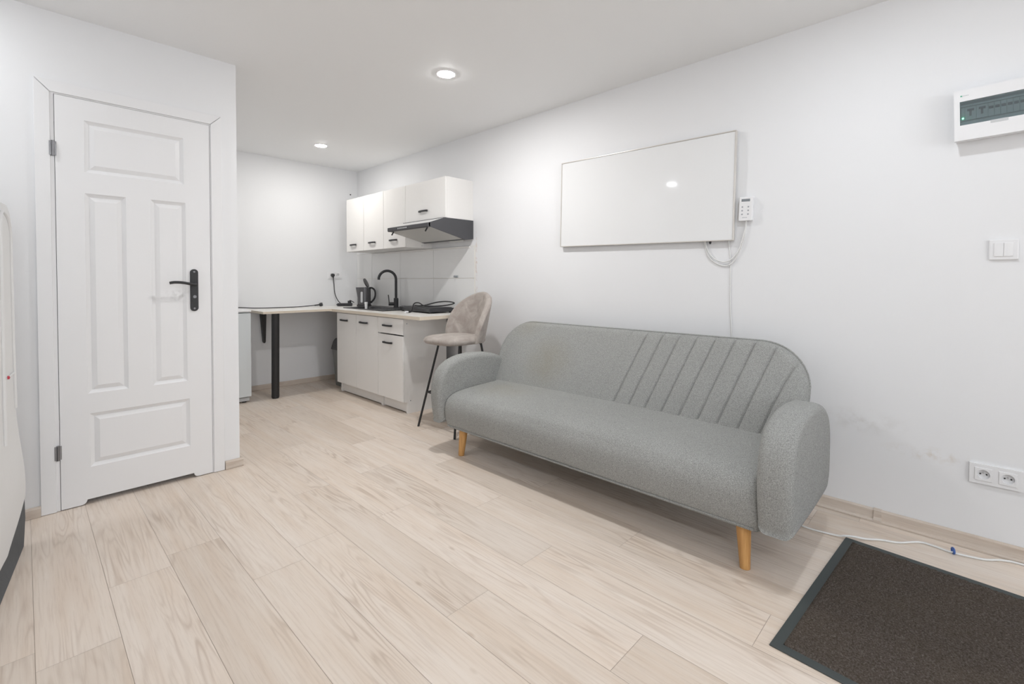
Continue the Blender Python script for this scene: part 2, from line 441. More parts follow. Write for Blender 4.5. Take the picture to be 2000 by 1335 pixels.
def skirting(name, segs, prof, parent=None):
    """segs: (p0, p1, outward normal); prof: (out, z)"""
    bm = bmesh.new(); uvl = bm.loops.layers.uv.new('plank'); rl = bm.faces.layers.float.new('rnd')
    for p0, p1, nrm in segs:
        p0, p1, nrm = Vector((*p0, 0)), Vector((*p1, 0)), Vector((*nrm, 0)); L = (p1-p0).length
        A = [bm.verts.new(p0+nrm*o_+Vector((0,0,z))) for o_, z in prof]; B = [bm.verts.new(p1+nrm*o_+Vector((0,0,z))) for o_, z in prof]
        n = len(prof); d = (p1-p0).normalized()
        for j in range(n):
            f = bm.faces.new((A[j], A[(j+1) % n], B[(j+1) % n], B[j])); f[rl] = .35
            for l in f.loops: l[uvl].uv = ((l.vert.co-p0).dot(d)+1.3, l.vert.co.z*1.0+l.vert.co.dot(nrm)+4)
        for R in (A, B): bm.faces.new(R)[rl] = .3
    return struct(obj(name, bm, M_skirtwood, parent, 25))
SK = [(0, .001), (.016, .001), (.016, .042), (.010, .050), (0, .050)]
skirting('baseboard_back', [((XC, YB), (2.75, YB), (0, -1))], SK)
skirting('baseboard_left', [((XL+.02, YD), (.046, YD), (0, -1)), ((.826, YD), (XC+.016, YD), (0, -1)), ((XC, YD), (XC, YB-.016), (1, 0))], SK)
SKR = [(0, .001), (.030, .001), (.030, .007), (.024, .013), (.015, .015), (.013, .020), (.013, .050), (.006, .056), (0, .056)]
skirting('baseboard_right', [((XR, YF+.02), (XR, .28), (-1, 0)), ((XR, .30), (XR, 3.1), (-1, 0))], SKR)
SKJ = [(0, .001), (.031, .001), (.031, .012), (.0175, .022), (.0175, .052), (.007, .059), (0, .059)]
skirting('trim_1', [((XR, .275), (XR, .305), (-1, 0))], SKJ)

# ------------------------------------------------------------------ door
door = bpy.data.objects.new('door_1', None); COL.objects.link(door); door.location = (.437, YD, 0); struct(door)
def ring_rect(bm, r0, y0, r1, y1):
    a = [bm.verts.new((x, y0, z)) for x, z in ((r0[0], r0[1]), (r0[2], r0[1]), (r0[2], r0[3]), (r0[0], r0[3]))]
    b_ = [bm.verts.new((x, y1, z)) for x, z in ((r1[0], r1[1]), (r1[2], r1[1]), (r1[2], r1[3]), (r1[0], r1[3]))]
    for i in range(4): bm.faces.new((a[i], a[(i+1) % 4], b_[(i+1) % 4], b_[i]))
    return b_
LX0, LX1, LZ0, LZ1, LY = .1165, .7615, .004, 2.026, YD-.006
panels = [(.222, 1.668, .636, 1.925), (.220, .560, .381, 1.564), (.485, .560, .643, 1.565), (.226, .188, .652, .459)]
bm = bmesh.new()
xs = sorted({LX0, LX1, .19, .212, .668, .69} | {p[i] for p in panels for i in (0, 2)})
zs = sorted({LZ0, LZ1, .026} | {p[i] for p in panels for i in (1, 3)})
for xa, xb in zip(xs, xs[1:]):
    for za, zb in zip(zs, zs[1:]):
        cx, cz = (xa+xb)/2, (za+zb)/2
        if any(p[0] < cx < p[2] and p[1] < cz < p[3] for p in panels): continue
        if cz < .026 and .19 < cx < .69:
            if .212 < cx < .668: continue
            n = 6                                      # rounded ends of the ventilation undercut
            arc = [(.19 + .022*math.sin(i/n*PI/2), .004+.022*(1-math.cos(i/n*PI/2))) for i in range(n+1)]
            pts = arc+[(.19, .026)] if cx < .5 else [(.88-x, z) for x, z in arc+[(.19, .026)]]
            bm.faces.new([bm.verts.new((x, LY, z)) for x, z in pts]); continue
        bm.faces.new([bm.verts.new((x, LY, z)) for x, z in ((xa, za), (xb, za), (xb, zb), (xa, zb))])
for p in panels:
    sh = lambda d: (p[0]+d, p[1]+d, p[2]-d, p[3]-d)
    ring_rect(bm, sh(0), LY, sh(.002), LY+.002)
    ring_rect(bm, sh(.002), LY+.002, sh(.017), LY+.010)
    q = ring_rect(bm, sh(.017), LY+.010, sh(.038), LY+.001)
    bm.faces.new(q)
# edges and rear of the leaf
def quad(*pts): bm.faces.new([bm.verts.new(p) for p in pts])
yb = LY+.038
quad((LX0, LY, LZ0), (LX0, LY, LZ1), (LX0, yb, LZ1), (LX0, yb, LZ0)); quad((LX1, LY, LZ0), (LX1, LY, LZ1), (LX1, yb, LZ1), (LX1, yb, LZ0))
quad((LX0, LY, LZ1), (LX1, LY, LZ1), (LX1, yb, LZ1), (LX0, yb, LZ1)); quad((LX0, yb, .026), (LX1, yb, .026), (LX1, yb, LZ1), (LX0, yb, LZ1))
quad((.19, LY, .026), (.69, LY, .026), (.69, yb, .026), (.19, yb, .026))
quad((LX0, yb, LZ0), (.19, yb, LZ0), (.19, yb, .026), (LX0, yb, .026)); quad((.69, yb, LZ0), (LX1, yb, LZ0), (LX1, yb, .026), (.69, yb, .026))
bmesh.ops.remove_doubles(bm, verts=bm.verts, dist=.0004)
leaf = obj('door_leaf', bm, M_doorwhite, door, 20)
# casing, mitred
bm = bmesh.new()
CY = YD-.012
OUT = (.046, 0, .823, 2.090); INN = (.1005, 0, .768, 2.034)
def casing_piece(p):
    A = [bm.verts.new((x, CY, z)) for x, z in p]; B = [bm.verts.new((x, YD+.0, z)) for x, z in p]
    n = len(p)
    bm.faces.new(A); bm.faces.new(B)
    for i in range(n): bm.faces.new((A[i], A[(i+1) % n], B[(i+1) % n], B[i]))
e = .0012
casing_piece([(OUT[0], .002), (INN[0], .002), (INN[0], INN[3]-e), (OUT[0], OUT[3]-e)])
casing_piece([(INN[2], .002), (OUT[2], .002), (OUT[2], OUT[3]-e), (INN[2], INN[3]-e)])
casing_piece([(OUT[0]+e, OUT[3]), (INN[0]+e, INN[3]), (INN[2]-e, INN[3]), (OUT[2]-e, OUT[3])])
bmesh.ops.bevel(bm, geom=list(bm.edges), offset=.0015, segments=1, affect='EDGES')
obj('door_casing', bm, M_doorwhite, door)
bm = bmesh.new()   # jamb lining and stop behind the leaf edges
box(bm, (.1005, YD-.004, .002), (.1145, YD+T, 2.034)); box(bm, (.7635, YD-.004, .002), (.768, YD+T, 2.034)); box(bm, (.1145, YD-.004, 2.028), (.7635, YD+T, 2.034))
obj('door_frame', bm, M_doorwhite, door)
hd = []
bm = bmesh.new()   # lever handle set
pillow(bm, rrect(.6595, .955, .6985, 1.193, .0185, 6), 'y', [(LY, 0), (LY-.006, 0), (LY-.0085, .0025)])
plate = obj('handle_plate', bm, M_black, leaf)
bm = bmesh.new()
lathe(bm, [(.0, 0), (.010, 0), (.0095, .04), (0, .04)], (.679, LY-.008, 1.107), 16, (0, -1, 0))
tube(bm, [(.681, LY-.046, 1.106), (.655, LY-.050, 1.109), (.615, LY-.052, 1.117), (.580, LY-.048, 1.119), (.556, LY-.046, 1.115)], .0075, 10, 6)
obj('handle_lever', bm, M_black, plate)
for z in (1.178, .970):
    bm = bmesh.new(); lathe(bm, [(0, 0), (.0055, 0), (.005, .002), (0, .003)], (.679, LY-.0085, z), 14, (0, -1, 0)); obj('screw', bm, M_steel, plate)
bm = bmesh.new(); lathe(bm, [(0, 0), (.0085, 0), (.0085, .004), (.004, .004), (.004, .0015), (0, .0015)], (.680, LY-.0085, 1.037), 16, (0, -1, 0)); obj('lock_cylinder', bm, M_steel, plate)
for zc in (1.765, .288):
    bm = bmesh.new()
    lathe(bm, [(0, -.036), (.0065, -.036), (.0065, .036), (0, .036)], (.1085, LY-.006, zc), 12)
    box(bm, (.096, LY-.0085, zc-.034), (.106, LY-.006, zc+.034), .001); box(bm, (.1105, LY-.003, zc-.034), (.1215, LY-.0005, zc+.034), .001)
    obj('door_hinge', bm, M_steel, door)

# ------------------------------------------------------------------ ceiling lights
for i, (x, y, pw, c, lab) in enumerate(LAMPS):
    t = thing('ceiling_light', lab, 'light', (x, y, H), 'round recessed ceiling lights')
    bm = bmesh.new(); R = .052
    lathe(bm, [(R, 0), (R+.011, 0), (R+.009, -.003), (R, -.0035), (R-.002, -.002)], (x, y, H), 36)
    bmesh.ops.delete(bm, geom=[f for f in bm.faces if len(f.verts) > 4], context='FACES_ONLY')
    obj('trim_ring', bm, M_plastic, t)
    bm = bmesh.new(); lathe(bm, [(0, -.006), (R*.5, -.0058), (R*.85, -.005), (R-.001, -.003)], (x, y, H), 36)
    bmesh.ops.delete(bm, geom=[f for f in bm.faces if len(f.verts) > 4], context='FACES_ONLY')
    me_ = mat('lamp_glow', (.9, .9, .9), .5, emit=c, estr=pw)
    obj('diffuser', bm, me_, t)

# ------------------------------------------------------------------ wall cabinets
UX = 2.475
def arch_handle(parent, x, y, z, L=.13, m=M_black):
    """bow handle facing -x, lying along y"""
    bm = bmesh.new(); h = L/2
    pts = [(x, y+h-.012), (x-.006, y+h), (x-.016, y+h-.002), (x-.022, y+h-.03), (x-.024, y), (x-.022, y-h+.03), (x-.016, y-h+.002), (x-.006, y-h), (x, y-h+.012),
           (x, y-h+.022), (x-.012, y-h+.03), (x-.015, y), (x-.012, y+h-.03), (x, y+h-.022)]
    pillow(bm, pts, 'z', [(z-.0075, .001), (z-.0065, 0), (z+.0065, 0), (z+.0075, .001)])
    return obj('handle', bm, m, parent)
def cabinet(name, label, x0, x1, y0, y1, z0, z1, group, bottom_open=False):
    t = thing(name, label, 'cabinet', ((x0+x1)/2, (y0+y1)/2, z0), group)
    bm = bmesh.new(); b_ = .016
    box(bm, (x0, y0, z0), (x1, y0+b_, z1), .0006, 1); box(bm, (x0, y1-b_, z0), (x1, y1, z1), .0006, 1)
    box(bm, (x0+.0005, y0+b_, z1-b_), (x1, y1-b_, z1), 0); box(bm, (x0+.0005, y0+b_, z0+.001), (x1, y1-b_, z0+.001+b_), 0)
    box(bm, (x1-.004, y0+b_, z0+b_), (x1, y1-b_, z1-b_), 0)
    obj('carcass', bm, M_carcass, t)
    return t
def front(t, x, y0, y1, z0, z1, name='door', m=None):
    return obj(name, bx((x, y0+.0015, z0+.0015), (x+.017, y1-.0015, z1-.0015), .0015, 2), m or M_white, t)
t = cabinet('wall_cabinet', 'short white wall cabinet above the cooker hood, nearest the camera', UX+.017, XR-.001, 3.167, 3.765, 1.660, 2.008, 'white kitchen wall cabinets')
d = front(t, UX, 3.167, 3.765, 1.660, 2.008); arch_handle(d, UX, 3.475, 1.742)
t = cabinet('wall_cabinet', 'tall single-door white wall cabinet half hidden by the cooker hood', UX+.017, XR-.001, 3.767, 4.148, 1.440, 2.008, 'white kitchen wall cabinets')
d = front(t, UX, 3.767, 4.148, 1.440, 2.008); arch_handle(d, UX, 3.965, 1.515)
bm = bmesh.new(); lathe(bm, [(0, 0), (.004, 0), (.003, .0015), (0, .002)], (2.66, 3.767, 1.462), 10, (0, -1, 0)); obj('cap', bm, M_greyprint, t)
t = cabinet('wall_cabinet', 'wide two-door white wall cabinet in the kitchen corner', UX+.017, XR-.001, 4.150, 4.912, 1.440, 2.008, 'white kitchen wall cabinets')
d = front(t, UX, 4.150, 4.538, 1.440, 2.008); arch_handle(d, UX, 4.36, 1.514)
d = front(t, UX, 4.540, 4.912, 1.440, 2.008); arch_handle(d, UX, 4.75, 1.510)
tag(obj('wall_rail', bx((XR-.014, 3.2, 1.422), (XR-.001, 4.62, 1.438), .001), M_carcass), 'pale batten under the wall cabinets along the tile top', 'rail')

# cooker hood
t = thing('cooker_hood', 'grey slim cooker hood with pale front visor under the short wall cabinet', 'cooker hood', (2.55, 3.465, 1.49))
HY0, HY1 = 3.163, 3.770
bm = bmesh.new()   # shell: side cheeks, top, back
side = [(2.303, 1.572), (2.300, 1.596), (2.310, 1.606), (2.466, 1.659), (2.782, 1.659), (2.782, 1.497), (2.690, 1.484)]
for ya, yb in ((HY0, HY0+.004), (HY1-.004, HY1)):
    pillow(bm, side, 'y', [(ya, 0), (yb, 0)])
box(bm, (2.45, HY0+.004, 1.650), (2.782, HY1-.004, 1.659)); box(bm, (2.772, HY0+.004, 1.497), (2.782, HY1-.004, 1.650))
obj('housing', bm, M_greymetal, t)
bm = bmesh.new(); pillow(bm, [(2.296, 1.566), (2.290, 1.572), (2.290, 1.598), (2.298, 1.603), (2.315, 1.603), (2.315, 1.566)], 'y', [(HY0, 0), (HY1, 0)])
strip_ = obj('front_strip', bm, M_greymetal, t)
bm = bmesh.new()
for i in range(7):
    y = 3.60-i*.021
    box(bm, (2.2885, y-.006, 1.579), (2.2905, y+.006, 1.590), .0008)
obj('control_buttons', bm, M_plastic_grey, strip_)
bm = bmesh.new(); pillow(bm, [(2.312, 1.6035), (2.310, 1.6065), (2.463, 1.6605), (2.466, 1.657)], 'y', [(HY0+.005, 0), (HY1-.005, 0)])
obj('visor', bm, M_hoodvisor, t)
bm = bmesh.new(); pillow(bm, [(2.316, 1.569), (2.316, 1.574), (2.655, 1.497), (2.655, 1.491)], 'y', [(HY0+.006, 0), (HY1-.006, 0)])
obj('filter', bm, M_filter, t)
bm = bmesh.new(); pillow(bm, [(2.655, 1.490), (2.655, 1.500), (2.770, 1.506), (2.770, 1.497), (2.690, 1.484)], 'y', [(HY0+.005, 0), (HY1-.005, 0)])
lb = obj('lamp_bar', bm, M_greymetal, t)
bm = bmesh.new(); pillow(bm, rrect(2.700, 3.25, 2.755, 3.42, .02, 4), 'z', [(1.486, .003), (1.482, 0), (1.494, 0)])
obj('lamp_lens', bm, M_lens, lb)
for y in (3.215, 3.725):
    bm = bmesh.new(); tube(bm, [(2.325, y, 1.568), (2.312, y+.012, 1.535)], .006, 10); obj('catch_lever', bm, M_black, t)

# tiled splashback
t = thing('splashback', 'white glossy tile splashback on the kitchen wall behind the tap', 'tiles', (XR, 4.19, .84))
bm = bmesh.new(); box(bm, (XR-.005, 3.140, .8405), (XR-.0005, 5.253, 1.436)); obj('grout', bm, M_grout, t)
bm = bmesh.new(); ys = [3.142, 3.740, 4.322, 4.905, 5.252]; zs_ = [.842, 1.150, 1.435]
for a, b_ in zip(ys, ys[1:]):
    for c, d in zip(zs_, zs_[1:]): box(bm, (XR-.009, a+.0015, c+.0015), (XR-.004, b_-.0015, d-.0015), .0008, 1)
obj('tiles', bm, M_tile, t)
bm = bmesh.new(); box(bm, (XR-.016, 3.365, 1.158), (XR-.0095, 3.425, 1.176), .002); tube(bm, [(XR-.014, 3.385, 1.167), (XR-.035, 3.385, 1.167), (XR-.038, 3.385, 1.175)], .004, 8)
tag(obj('wall_hook', bm, M_greyprint), 'small grey hook stuck on the tiles above the hob', 'hook')
bm = bmesh.new(); lathe(bm, [(0, 0), (.007, 0), (.007, .004), (.003, .006), (.003, .015), (0, .015)], (2.697, YB, 2.139), 12, (0, -1, 0))
tag(obj('wall_plug', bm, M_dark), 'tiny dark plug in the back wall just above the cabinets', 'wall plug')

# ------------------------------------------------------------------ base cabinets and worktops
BX, BXB = 2.205, 2.665
ZT = .812
def base_unit(label, y0, y1):
    t = thing('base_cabinet', label, 'cabinet', ((BX+BXB)/2, (y0+y1)/2, 0), 'white kitchen base cabinets')
    bm = bmesh.new(); b_ = .016
    foot = [(BX+.018, .115), (BX+.018, ZT-.001), (BXB, ZT-.001), (BXB, .0005), (BX+.062, .0005), (BX+.052, .035), (BX+.058, .115)] if False else \
           [(BX+.018, .100), (BX+.018, ZT-.001), (BXB, ZT-.001), (BXB, .0005), (BX+.045, .0005), (BX+.040, .02), (BX+.045, .100)]
    for ya in (y0, y1-b_): pillow(bm, foot, 'y', [(ya, .0), (ya+b_, .0)])
    box(bm, (BX+.019, y0+b_, .102), (BXB, y1-b_, .118)); box(bm, (BXB-.004, y0+b_, .118), (BXB, y1-b_, ZT-.002)); box(bm, (BX+.019, y0+b_, ZT-.018), (BX+.095, y1-b_, ZT-.002))
    obj('carcass', bm, M_carcass, t)
    obj('plinth', bx((BX+.055, y0+b_+.0005, .010), (BX+.071, y1-b_-.0005, .101), .001), M_carcass, t)
    return t
t = base_unit('white base cabinet with one drawer above one door, at the bar stool end', 3.400, 3.800)
d = front(t, BX, 3.400, 3.800, .668, .806, 'drawer'); arch_handle(d, BX, 3.632, .738, .15)
d = front(t, BX, 3.400, 3.800, .104, .660); arch_handle(d, BX, 3.628, .590, .15)
for y, x, z in ((3.40, BX+.04, .765), (3.40, BX+.075, .108)):
    bm = bmesh.new(); lathe(bm, [(0, 0), (.005, 0), (.004, .0015), (0, .002)], (x, y, z), 12, (0, -1, 0)); obj('screw_cap', bm, M_greyprint, t)
t = base_unit('white base cabinet with two doors under the sink', 3.802, 4.592)
d = front(t, BX, 3.802, 4.196, .104, .806); arch_handle(d, BX, 4.045, .737, .15)
d = front(t, BX, 4.198, 4.592, .104, .806); arch_handle(d, BX, 4.430, .737, .15)

t = thing('worktop', 'pale kitchen worktop carrying the sink and hob over the base cabinets', 'worktop', (2.48, 4.19, ZT))
SX0, SX1, SY0, SY1 = 2.335, 2.765, 3.935, 4.735
bm = bmesh.new()
cut = (SX0+.02, SX1-.02, SY0+.02, SY1-.02)
wx0, wx1, wy0, wy1 = 2.185, XR-.010, 3.125, YB-.001
for lo, hi in (((wx0, wy0), (wx1, cut[2])), ((wx0, cut[3]), (wx1, wy1)), ((wx0, cut[2]), (cut[0], cut[3])), ((cut[1], cut[2]), (wx1, cut[3]))):
    box(bm, (*lo, ZT), (*hi, .840))
bmesh.ops.remove_doubles(bm, verts=bm.verts, dist=.0005)
obj('board', bm, M_worktop, t)
bm = bmesh.new(); box(bm, (wx0-.0012, wy0-.0012, ZT+.0003), (wx0, 4.6615, .8397)); box(bm, (wx0, wy0-.0012, ZT+.0003), (wx1, wy0, .8397)); obj('edge_band', bm, M_oak_edge, t)
t = thing('desk', 'pale desk board fixed along the back wall on one black leg', 'desk', (1.86, 4.95, 0))
bm = bmesh.new(); box(bm, (1.535, 4.6625, ZT+.006), (wx0-.0005, YB-.001, .840), .0); obj('desktop', bm, M_worktop, t)
bm = bmesh.new(); box(bm, (1.535, 4.6612, ZT+.0063), (wx0-.0012, 4.6625, .8397)); box(bm, (1.5338, 4.6612, ZT+.0063), (1.535, YB-.001, .8397)); obj('edge_band', bm, M_oak_edge, t)
bm = bmesh.new(); tube(bm, [(1.672, 4.772, .012), (1.655, 4.705, ZT+.006)], .034, 24); obj('leg', bm, M_black, t)
bm = bmesh.new(); tube(bm, [(1.672, 4.772, .0), (1.672, 4.772, .014)], .030, 24); obj('leg_foot', bm, M_blackpl, t)
bm = bmesh.new()
pillow(bm, [(1.690, ZT+.004), (1.745, ZT+.004), (1.745, ZT-.02), (1.736, .50), (1.730, .483), (1.722, .483), (1.716, .50)], 'y', [(YB-.045, 0), (YB-.001, 0)])
obj('bracket', bm, M_black, t)

# sink and tap
t = thing('sink', 'black inset kitchen sink with drainer in the worktop', 'sink', ((SX0+SX1)/2, (SY0+SY1)/2, .84))
bm = bmesh.new()
zt = .847
def slab_ring(o_, i_, z0, z1):
    A = [bm.verts.new((x, y, z1)) for x, y in o_]; B = [bm.verts.new((x, y, z1)) for x, y in i_]; n = len(o_)
    C_ = [bm.verts.new((x, y, .8402)) for x, y in o_]
    for i in range(n):
        j = (i+1) % n
        bm.faces.new((A[i], A[j], B[j], B[i])); bm.faces.new((A[i], A[j], C_[j], C_[i]))
    return B
outer = rrect(SX0, SY0, SX1, SY1, .02, 4)
bowl = rrect(SX0+.045, 4.315, SX1-.125, SY1-.05, .04, 4)
B = slab_ring(outer, bowl, .84, zt)
P = [B]
for ins, z in ((.004, .838), (.012, .72), (.04, .70)):
    q = inset2d(bowl, ins); P.append([bm.verts.new((p[0], p[1], z)) for p in q])
for A, B2 in zip(P, P[1:]):
    for i in range(len(A)): bm.faces.new((A[i], A[(i+1) % len(A)], B2[(i+1) % len(A)], B2[i]))
bm.faces.new(P[-1])
obj('basin', bm, M_sink, t)
bm = bmesh.new()
for i in range(7):
    x = SX0+.075+i*.042; box(bm, (x, SY0+.05, zt-.0005), (x+.014, 4.27, zt+.003), .0014)
pillow(bm, rrect(SX0+.008, SY0+.008, SX1-.008, SY1-.008, .015, 3), 'z', [(.8405, 0), (.8408, 0)]) if False else None
obj('drainer_ribs', bm, M_sink, t)
bm = bmesh.new(); lathe(bm, [(0, .7005), (.04, .7005), (.038, .704), (0, .704)], ((SX0+SX1)/2-.01, 4.5, 0), 20); obj('drain', bm, M_chrome, t)
t = thing('tap', 'tall black swan-neck mixer tap behind the sink', 'tap', (2.715, 4.31, .847))
TX, TY = 2.715, 4.310
bm = bmesh.new(); lathe(bm, [(0, 0), (.027, 0), (.027, .006), (.024, .01), (.024, .095), (.018, .10), (0, .10)], (TX, TY, .847), 24); obj('body', bm, M_black, t)
bm = bmesh.new()
pts = [(TX, TY, .94), (TX, TY, 1.14)]
dv = Vector((-.92, .40, 0)).normalized(); R = .088
for i in range(1, 13):
    a = i/12*PI*.94; q = Vector((TX, TY, 1.14))+dv*R*(1-math.cos(a))+Vector((0,0,R*1.02*math.sin(a))); pts.append(q)
q = pts[-1]; pts.append(q+Vector((0,0,-.02)))
tube(bm, pts, .0135, 14); obj('spout', bm, M_black, t)
bm = bmesh.new()
lv = Vector((-.83, .55, 0)).normalized()
p0 = Vector((TX, TY, .885)); tube(bm, [p0+lv*.02, p0+lv*.075], .018, 14); tube(bm, [p0+lv*.068, p0+lv*.078+Vector((0,0,.095))], .005, 10); obj('lever', bm, M_black, t)

# small white cup at the sink front
bm = bmesh.new(); lathe(bm, [(0, 0), (.012, 0), (.014, .045), (.016, .052), (.016, .066), (.0135, .067), (.012, .05), (0, .05)], (2.375, 4.315, .8475), 18)
tag(obj('plastic_cup', bm, M_cupw), 'small white plastic cup on the front rim of the black sink', 'cup')

# kettle
KX, KY, KZ = 2.650, 4.855, .8405
R_ = Vector((.704, -.710, 0)); F_ = Vector((.710, .704, 0))
t = thing('kettle', 'black and grey electric kettle with open lid in the kitchen corner', 'kettle', (KX, KY, KZ))
kc = Vector((KX, KY, KZ))
bm = bmesh.new(); lathe(bm, [(0, 0), (.078, 0), (.080, .008), (.076, .020), (0, .020)], kc, 28); obj('power_base', bm, M_blackpl, t)
M_kettle = mat('kettle_grey', (.09, .088, .092), .3, .2)
bm = bmesh.new(); lathe(bm, [(0, .021), (.070, .021), (.072, .03), (.071, .10), (.066, .19), (.064, .212), (.060, .212), (.058, .20), (0, .19)], kc, 32)
for v in bm.verts:   # pull a spout out on the left
    h = v.co.z-KZ; d2 = Vector((v.co.x-KX, v.co.y-KY, 0))
    if h > .14 and d2.length > .05:
        cs = d2.normalized().dot(-R_)
        if cs > .8: v.co += -R_*((cs-.8)/.2)**1.5*.030*min(1, (h-.14)/.06)
body = obj('body', bm, M_kettle, t)
bm = bmesh.new()
ax = (-F_*1.0 - R_*.10).normalized(); sd = Vector((0,0,1)).cross(ax)
P = rrect(-.012, .045, .012, .165, .011, 4)
A = [bm.verts.new(kc+ax*.0735+sd*u+Vector((0,0,v_))-ax*max(0, (v_-.10)*.055)) for u, v_ in P]; B = [bm.verts.new(q.co-ax*.01) for q in A]
bm.faces.new(A)
for i in range(len(A)): bm.faces.new((A[i], A[(i+1) % len(A)], B[(i+1) % len(A)], B[i]))
obj('water_window', bm, M_plastic_grey, body)
bm = bmesh.new()   # rear handle column and loop
hp = [kc+R_*.055+Vector((0,0,.205)), kc+R_*.088+Vector((0,0,.205)), kc+R_*.117+Vector((0,0,.178)), kc+R_*.124+Vector((0,0,.13)), kc+R_*.108+Vector((0,0,.08)), kc+R_*.075+Vector((0,0,.042))]
tube(bm, hp, .010, 12, 6)
obj('handle', bm, M_blackpl, body)
bm = bmesh.new()
for v in [0]:
    colp = rrect(-.028, .022, .028, .215, .012, 4)
    A = [bm.verts.new(kc+R_*.050-F_*.052*0+R_*.0 + R_*.02*0 + (R_*.050-F_*.048)*.0 + R_*.022 + F_*u*.9 - F_*.02 + Vector((0,0,v_))) for u, v_ in colp]
    B = [bm.verts.new(q.co-R_*.05) for q in A]
    bm.faces.new(A); bm.faces.new(B)
    for i in range(len(A)): bm.faces.new((A[i], A[(i+1) % len(A)], B[(i+1) % len(A)], B[i]))
obj('rear_column', bm, M_blackpl, body)
bm = bmesh.new(); lathe(bm, [(0, 0), (.054, 0), (.056, .004), (.054, .014), (0, .018)], (0, 0, 0), 26)
lt = (Vector((0,0,1))*.42 + R_*.92).normalized()      # lid flipped up about its rear hinge
q = Vector((0,0,1)).rotation_difference(lt).to_matrix().to_4x4()
bmesh.ops.transform(bm, matrix=Matrix.Translation(kc+R_*.016+Vector((0,0,.258)))@q, verts=bm.verts)
obj('lid', bm, M_kettle, body)

# hob with its cord
HA = rotz_about((2.62, 3.64, .84), math.radians(-5))
t = thing('hob', 'dark grey portable hob on the worktop under the cooker hood', 'hob', (2.62, 3.64, .8402))
bm = bmesh.new(); geom = box(bm, (2.475, 3.350, .8505), (2.738, 3.905, .884), .006, 3, xf=HA)
M_hob = mat('hob_dark', (.05, .051, .055), .35, .3)
obj('body', bm, M_hob, t)
for x in (2.50, 2.71):
    for y in (3.38, 3.875):
        bm = bmesh.new(); lathe(bm, [(0, 0), (.012, 0), (.012, .011), (0, .011)], HA @ Vector((x, y, .8402)), 12); obj('foot', bm, M_blackpl, t)
bm = bmesh.new(); box(bm, (2.492, 3.370, .884), (2.722, 3.885, .8885), .002, 2, xf=HA); obj('top_plate', bm, M_blackpl, t)
bm = bmesh.new(); lathe(bm, [(0, 0), (.016, 0), (.015, .014), (0, .016)], HA @ Vector((2.475, 3.87, .866)), 16, (-1, .08, 0)); obj('knob', bm, M_black, t)
bm = bmesh.new()
cp = [(2.60, 3.80, .893), (2.56, 3.66, .895), (2.55, 3.56, .905), (2.60, 3.44, .935), (2.66, 3.36, .94), (2.70, 3.33, .925), (2.66, 3.40, .905), (2.58, 3.50, .895), (2.53, 3.55, .90), (2.52, 3.62, .925),
      (2.50, 3.66, .92), (2.47, 3.645, .89), (2.44, 3.62, .855), (2.42, 3.61, .846), (2.38, 3.59, .846)]
tube(bm, cp, .0055, 8, 6); cord = obj('cord', bm, M_rubbercord, t)
bm = bmesh.new(); tube(bm, [(2.385, 3.595, .8495), (2.345, 3.575, .8495)], .0085, 12); obj('cord_end', bm, M_plastic, cord)

# power strip and plugs on the back wall
t = thing('wall_socket', 'white double wall socket above the desk in the kitchen corner', 'socket', (2.498, YB, 1.19))
def socket2(t, cx, cz, wall, ins=True):
    """double socket; wall 'y' (faces -y) or 'x' (faces -x)"""
    mp = (lambda a, u, v: Vector((u, YB-a, v))) if wall == 'y' else (lambda a, u, v: Vector((XR-a, u, v)))
    bm = bmesh.new(); hq = .0268
    for u0, u1, v0, v1 in ((-.078, .078, hq, .041), (-.078, .078, -.041, -hq), (-.078, -.0355-hq, -hq, hq), (-.0355+hq, .0355-hq, -hq, hq), (.0355+hq, .078, -hq, hq)):
        p, q = mp(.0003, cx+u0, cz+v0), mp(.0105, cx+u1, cz+v1)
        box(bm, [min(i, j) for i, j in zip(p, q)], [max(i, j) for i, j in zip(p, q)])
    bmesh.ops.remove_doubles(bm, verts=bm.verts, dist=.0002)
    obj('frame', bm, M_plastic, t, 30)
    for s in (-1, 1):
        c = cx+s*.0355
        bm = bmesh.new()
        m_ = 24
        def sq(i):      # point of the square outline in the direction of circle point i
            a_ = 2*PI*i/m_; cx_, sx_ = math.cos(a_), math.sin(a_); q = .0255/max(abs(cx_), abs(sx_)); return (c+cx_*q, cz+sx_*q)
        circ = [(c+.0195*math.cos(2*PI*i/m_), cz+.0195*math.sin(2*PI*i/m_)) for i in range(m_)]
        L0 = [[bm.verts.new(mp(a_, c+(p[0]-c)*f_, cz+(p[1]-cz)*f_)) for p in [sq(i) for i in range(m_)]] for a_, f_ in ((.0005, 1.045), (.0125, 1.045), (.0135, 1.0))]
        L0 += [[bm.verts.new(mp(a_, *p)) for p in circ] for a_ in (.0135, .0020)]
        for A0, A1 in zip(L0, L0[1:]):
            for j in range(m_): bm.faces.new((A0[j], A0[(j+1) % m_], A1[(j+1) % m_], A1[j]))
        bm.faces.new(L0[-1])
        ins_ = obj('socket_insert', bm, M_plastic, t)
        bm = bmesh.new(); axn = (0, -1, 0) if wall == 'y' else (-1, 0, 0)
        for k_ in (-1, 1): lathe(bm, [(0, 0), (.0030, 0), (.0030, .0008), (0, .0008)], mp(.0021, c+k_*.0095, cz-.001), 10, axn)
        obj('pin_holes', bm, M_dark, ins_)
        bm = bmesh.new(); lathe(bm, [(0, 0), (.0024, 0), (.0022, .010), (0, .011)], mp(.0021, c, cz+.006), 10, axn); obj('earth_pin', bm, M_chrome, ins_)
socket2(t, 2.498, 1.191, 'y')
t = thing('power_strip', 'black extension lead plugged into the kitchen wall socket, lying beside the kettle', 'extension lead', (2.52, 5.06, .8405))
